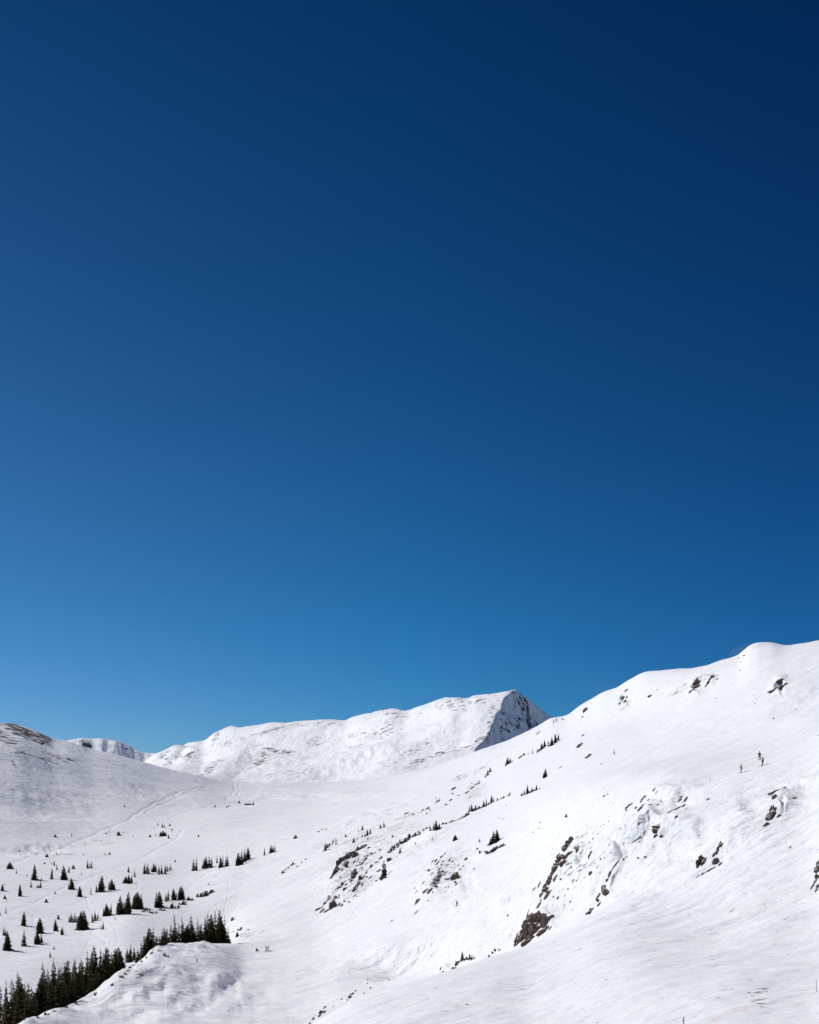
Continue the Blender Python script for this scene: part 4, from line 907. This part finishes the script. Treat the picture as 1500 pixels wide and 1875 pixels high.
person(p, 1.72, pose(pelvis=(.20, 0, .70), waist=(.20, 0, .88), chest=(.10, 0, 1.10), neck=(.0, 0, 1.24), chin=(-.05, 0, 1.30), head=(-.10, 0, 1.36), crown=(-.13, 0, 1.43), face=(-.25, 0, 1.28),
  shoulder_a=(.10, -.18, 1.16), shoulder_b=(.10, .18, 1.16), elbow_a=(.06, -.28, .92), elbow_b=(.08, .28, .92), wrist_a=(-.14, -.28, .86), wrist_b=(-.12, .30, .86), hip_a=(.20, -.09, .66), hip_b=(.20, .09, .66), knee_a=(-.06, -.12, .46), knee_b=(-.04, .12, .46), ankle_a=(.02, -.12, .12), ankle_b=(.04, .12, .12), toe_a=(-.16, -.12, .06), toe_b=(-.14, .12, .06)),
  M_BLACK, M_SLATE, M_BLACK, 'lone skier in black crouching mid-turn on the open slope below the rocks', rz=R(10))
for u, v, sz, jk, rz, ps, lb in ((487.4, 1741.5, 1.78, M_BLACK, R(20), pose(knee_a=(-.10, -.10, .5), ankle_a=(-.16, -.1, .12), toe_a=(-.32, -.1, .06), ankle_b=(.14, .1, .13), toe_b=(0, .1, .06)), 'taller hiker in black on the snowy saddle, nearer the knoll forest'),
                             (491.0, 1741.0, 1.62, M_PLUM, R(160), pose(elbow_a=(-.15, -.30, 1.15), wrist_a=(-.38, -.30, 1.0), ankle_a=(.10, -.1, .12), toe_a=(-.06, -.1, .06), ankle_b=(-.08, .1, .12), toe_b=(-.24, .1, .06)), 'shorter hiker in dark plum beside the black-clad one, one arm held out')):
    person(at_px(u, v), sz, ps, jk, M_BLACK, M_BLACK, lb, 'people on the snowy saddle', rz=rz, skis=False)

# ------------------------------------------------------------------ posts and the low shelter
def post(u, v, hpx, r_, m_, label, name='marker_pole', lean=(0, 0), sink=0.4, ground=None):
    p = at_px(u, v) if ground is None else ground
    h = hpx*p.y/PXF
    root = stick(name, (0, 0, -sink), (lean[0]*h, lean[1]*h, h), r_, m_); root.location = p
    return tag(root, label, 'pole' if name == 'marker_pole' else 'post')
post(363.5, 1738.5, 7.5, 0.05, M_WOOD, 'thin grey marker pole on the crest of the snowy knoll by the forest')
post(361, 1763, 7.5, 0.13, M_WOOD, 'short dark stump casting a long shadow on the knoll', 'wooden_stump', (-.05, 0))
post(1301, 1430.5, 6.5, 0.035, M_WOOD, 'short tilted stake with a shadow on the crest above the rocky bowl', lean=(-.28, 0))
post(1238, 1439, 4.5, 0.035, M_WOOD, 'tiny pale stake on the crest beside the bowl\'s topmost rocks')
post(1495.5, 1816, 23, 0.022, M_WOOD, 'tall thin bamboo wand standing alone in the smooth near snow', lean=(-.04, 0))
gx, gyy = 1252, 78.0
gz_ = ground_z(gx, gyy); gp = Vector(((gx-CX)/PXF*gyy, gyy, gz_))
toph = (HOR-1862)/PXF*gyy-gz_
pb = stick('slope_post', (0, 0, -0.4), (0, 0, max(toph, 0.6)), 0.042, M_METAL); pb.location = gp
tag(pb, 'dark metal post whose top pokes up at the bottom edge of the snow slope', 'post')
# bits of trodden ice on the near slope
# low shelter below the pass
p = at_px(454, 1473.5)
root = empty('snow_shelter', p); tag(root, 'low dark shelter half buried in snow beside a lone bushy spruce below the pass', 'shelter')
V, F = [], []; w, dp, h_ = 3.4, 2.2, 1.3
for x, y, z in ((-w, -dp, -.6), (w, -dp, -.6), (w, dp, -.6), (-w, dp, -.6), (-w+.5, -dp, h_*.7), (w, -dp, h_*.7), (w, dp, h_*.7), (-w+.5, dp, h_*.7)): V.append((x, y, z))
F = [(0, 1, 5, 4), (1, 2, 6, 5), (2, 3, 7, 6), (3, 0, 4, 7), (4, 5, 6, 7)]
link('wall', mesh_of('wall', V, F), M_SLATE, root)
V, F = [], []; bar(V, F, (-w-.1, -.4, h_*.7+.12), (w+.3, -.4, h_*.95), 4.6, 0.14); bar(V, F, (-w+.3, -.2, h_*.95), (w-.2, -.2, h_*1.08), 3.4, 0.3)
link('roof', mesh_of('roof', V, F), flat('roof_snow', SNOW, 0.7, 0.03), root)
link('doorway', mesh_of('doorway', *(lambda V, F: (bar(V, F, (1.2, -dp-.02, 0.1), (2.2, -dp-.02, 0.1), .06, 1.0), (V, F))[1])([], [])), M_BLACK, root)

# ------------------------------------------------------------------ labels: each one singled out by kind, size and place in its row
ONES = ['', 'first', 'second', 'third', 'fourth', 'fifth', 'sixth', 'seventh', 'eighth', 'ninth', 'tenth', 'eleventh', 'twelfth', 'thirteenth', 'fourteenth', 'fifteenth', 'sixteenth', 'seventeenth', 'eighteenth', 'nineteenth']
TENS = ['', '', 'twenty', 'thirty', 'forty', 'fifty', 'sixty', 'seventy', 'eighty']
def nth(n):
    if n < 20: return ONES[n]
    t, o = divmod(n, 10)
    return (TENS[t][:-1]+'ieth') if o == 0 else TENS[t]+'-'+ONES[o]
LOOK = {'slim': 'slender dark spruce', 'full': 'bushy dark spruce', 'squat': 'squat dark spruce', 'thin': 'spindly dark spruce', 'dry': 'rusty-brown dry spruce', 'wind': 'wind-bent spruce'}
NEWPLACE = {
 'on the far left valley floor': ('shaded-hill end', 'on the upper valley flat'),
 'on the open left flat': ('shaded-hill end', 'on the middle valley flat'),
 'on the left slope in front of the forest': ('shaded-hill end', 'on the flat above the dense forest'),
 'in the low rows above the forest': ('shaded-hill end', 'in the lower tree clumps'),
 'in the middle row of dark clumps': ('shaded-hill end', 'in the middle clump row'),
 'in the upper row on the left bench': ('shaded-hill end', 'in the uppermost short row'),
 'in the row on the bench below the pass': ('shaded-hill end', 'in the bench row below the pass'),
 'in the sparse scatter on the high flat': ('shaded-hill end', 'in the highest sparse scatter'),
 'near the snow shelter below the pass': ('shaded-hill end', 'near the low shelter'),
 'on the open slope right of the bench': ('downhill end', 'on the slope above the rock patches'),
 'on the mid slope among small rocks': ('downhill end', 'on the mid slope'),
 'in the diagonal row up the right slope': ('downhill end', 'in the diagonal slope row'),
 'high up near the right ridge': ('downhill end', 'high below the ridge'),
 'on the edge of the near white slope': ('downhill end', 'along the near snow edge'),
 'beside the people at the snowy saddle': ('forest end', 'by the snowy saddle'),
 'in the dense forest at the bottom left': ('valley end', 'in the dense lower forest'),
 'in the forest on the snowy knoll': ('valley end', 'in the knoll-top forest'),
 'around the middle row of trees': ('shaded-hill end', 'around the middle tree row'),
 'on the bump right of the middle row': ('shaded-hill end', 'on the small snowy bump'),
 'beside the knoll forest edge': ('valley end', 'along the forest edge'),
 'in the short dark line above the saddle': ('downhill end', 'in the short line above the saddle'),
 'in the long diagonal line across the slope': ('downhill end', 'in the long diagonal line'),
 'beneath the pair of mid slope trees': ('downhill end', 'beneath the mid slope trees'),
 'on the big lower cliff': ('downhill end', 'of the big brown cliff'),
 'on the narrow rock rib': ('downhill end', 'of the narrow rock rib'),
 'right of the narrow rock rib': ('rib side', 'uphill of the rib'),
 'along the lower gully': ('downhill end', 'along the gully\'s lower run'),
 'in the snowy gully': ('downhill end', 'in the shaded snow gully'),
 'along the top of the bowl': ('downhill end', 'along the bowl\'s top rim'),
 'in the middle of the right slope': ('downhill end', 'of the mid-bowl outcrop'),
 'near the right edge': ('downhill end', 'of the high bowl outcrops'),
 'in the upper rocky patch of the bowl': ('downhill end', 'in the upper stony patch'),
 'in the lower rocky patch of the bowl': ('downhill end', 'in the lower stony patch'),
 'in the rocky patch above the lone skier': ('downhill end', 'above the lone skier'),
 'just below the right skyline': ('downhill end', 'just under the skyline ridge'),
 'high on the right slope': ('downhill end', 'scattered on the top slope'),
 'in the broken line above the mid slope trees': ('downhill end', 'above the slope trees'),
}
def size_word(h, a=('tiny', 'small', 'mid-sized', 'tall', 'towering'), cuts=(6, 11.5, 18, 28)):
    return a[sum(h > c for c in cuts)]
for lst, noun, cat in ((trees, 'tree', 'tree'), (shrubs, 'shrub', 'shrub'), (rocks, 'rock', 'rock')):
    by = {}
    for r_ in lst: by.setdefault(r_[4], []).append(r_)
    for place, rs in by.items():
        end, where = NEWPLACE[place]
        rs.sort(key=lambda q: q[1])
        for i, q in enumerate(rs):
            if noun == 'tree': what = size_word(q[2])+' '+LOOK[q[3]]
            elif noun == 'shrub': what = size_word(q[2], ('tiny', 'low', 'wide', 'wide', 'wide'), (4.2, 7.5, 99, 99))+' dark stunted shrub'
            else:
                shape = 'long thin' if q[2] > 3.2*q[3] else ('blocky' if q[2] < 1.6*q[3] else 'jagged')
                what = size_word(q[2], ('tiny', 'small', 'mid-sized', 'large', 'huge'), (5, 10, 18, 34))+' '+shape+' brown rock'
            if len(rs) == 1: lb = what+' '+where
            else: lb = what+', '+nth(i+1)+' from the '+end+' '+where
            tag(q[0], lb, cat, {'tree': 'spruce trees ', 'shrub': 'stunted shrubs ', 'rock': 'rocks '}[noun]+where)

# ------------------------------------------------------------------ spindrift blowing off the ridge
def spindrift(name, u, v, Y, wpx, hpx, dens, ang, label):
    bm = bmesh.new(); bmesh.ops.create_icosphere(bm, subdivisions=3, radius=1)
    me = bpy.data.meshes.new(name); bm.to_mesh(me); bm.free()
    m_ = bpy.data.materials.new('blown_snow'); m_.use_nodes = True; t = m_.node_tree; t.nodes.clear()
    out = nd(t, 'ShaderNodeOutputMaterial'); vol = nd(t, 'ShaderNodeVolumePrincipled')
    vol.inputs['Anisotropy'].default_value = 0.4
    vol.inputs['Color'].default_value = (0.95, 0.95, 0.97, 1)
    co = nd(t, 'ShaderNodeTexCoord').outputs['Object']
    ln = nd(t, 'ShaderNodeVectorMath', operation='LENGTH'); t.links.new(co, ln.inputs[0])
    f = maprange(t, ln.outputs['Value'], 1.0, 0.15)
    n = maprange(t, noise(t, co, 1.6, 5, 0.65, (0.8, 1, 1.5)), 0.42, 0.75)
    d_ = math_(t, 'MULTIPLY', math_(t, 'MULTIPLY', f, n), dens)
    t.links.new(d_, vol.inputs['Density']); t.links.new(vol.outputs[0], out.inputs['Volume'])
    o = link(name, me, m_); k = Y/PXF
    o.location = ((u-CX)*k, Y, (HOR-v)*k); o.scale = (wpx*k/2, wpx*k/2, hpx*k/2); o.rotation_euler = (0, -R(ang), 0)
    return tag(o, label, 'blown snow', None, 'stuff')
spindrift('blowing_snow', 1352, 1190, 545, 50, 16, 0.12, 28, 'faint plume of snow blown off the ridge beside its highest hump')
spindrift('blowing_snow', 1100, 1258, 790, 60, 30, 0.010, 15, 'very faint wisp of snow blown off the lower ridge')
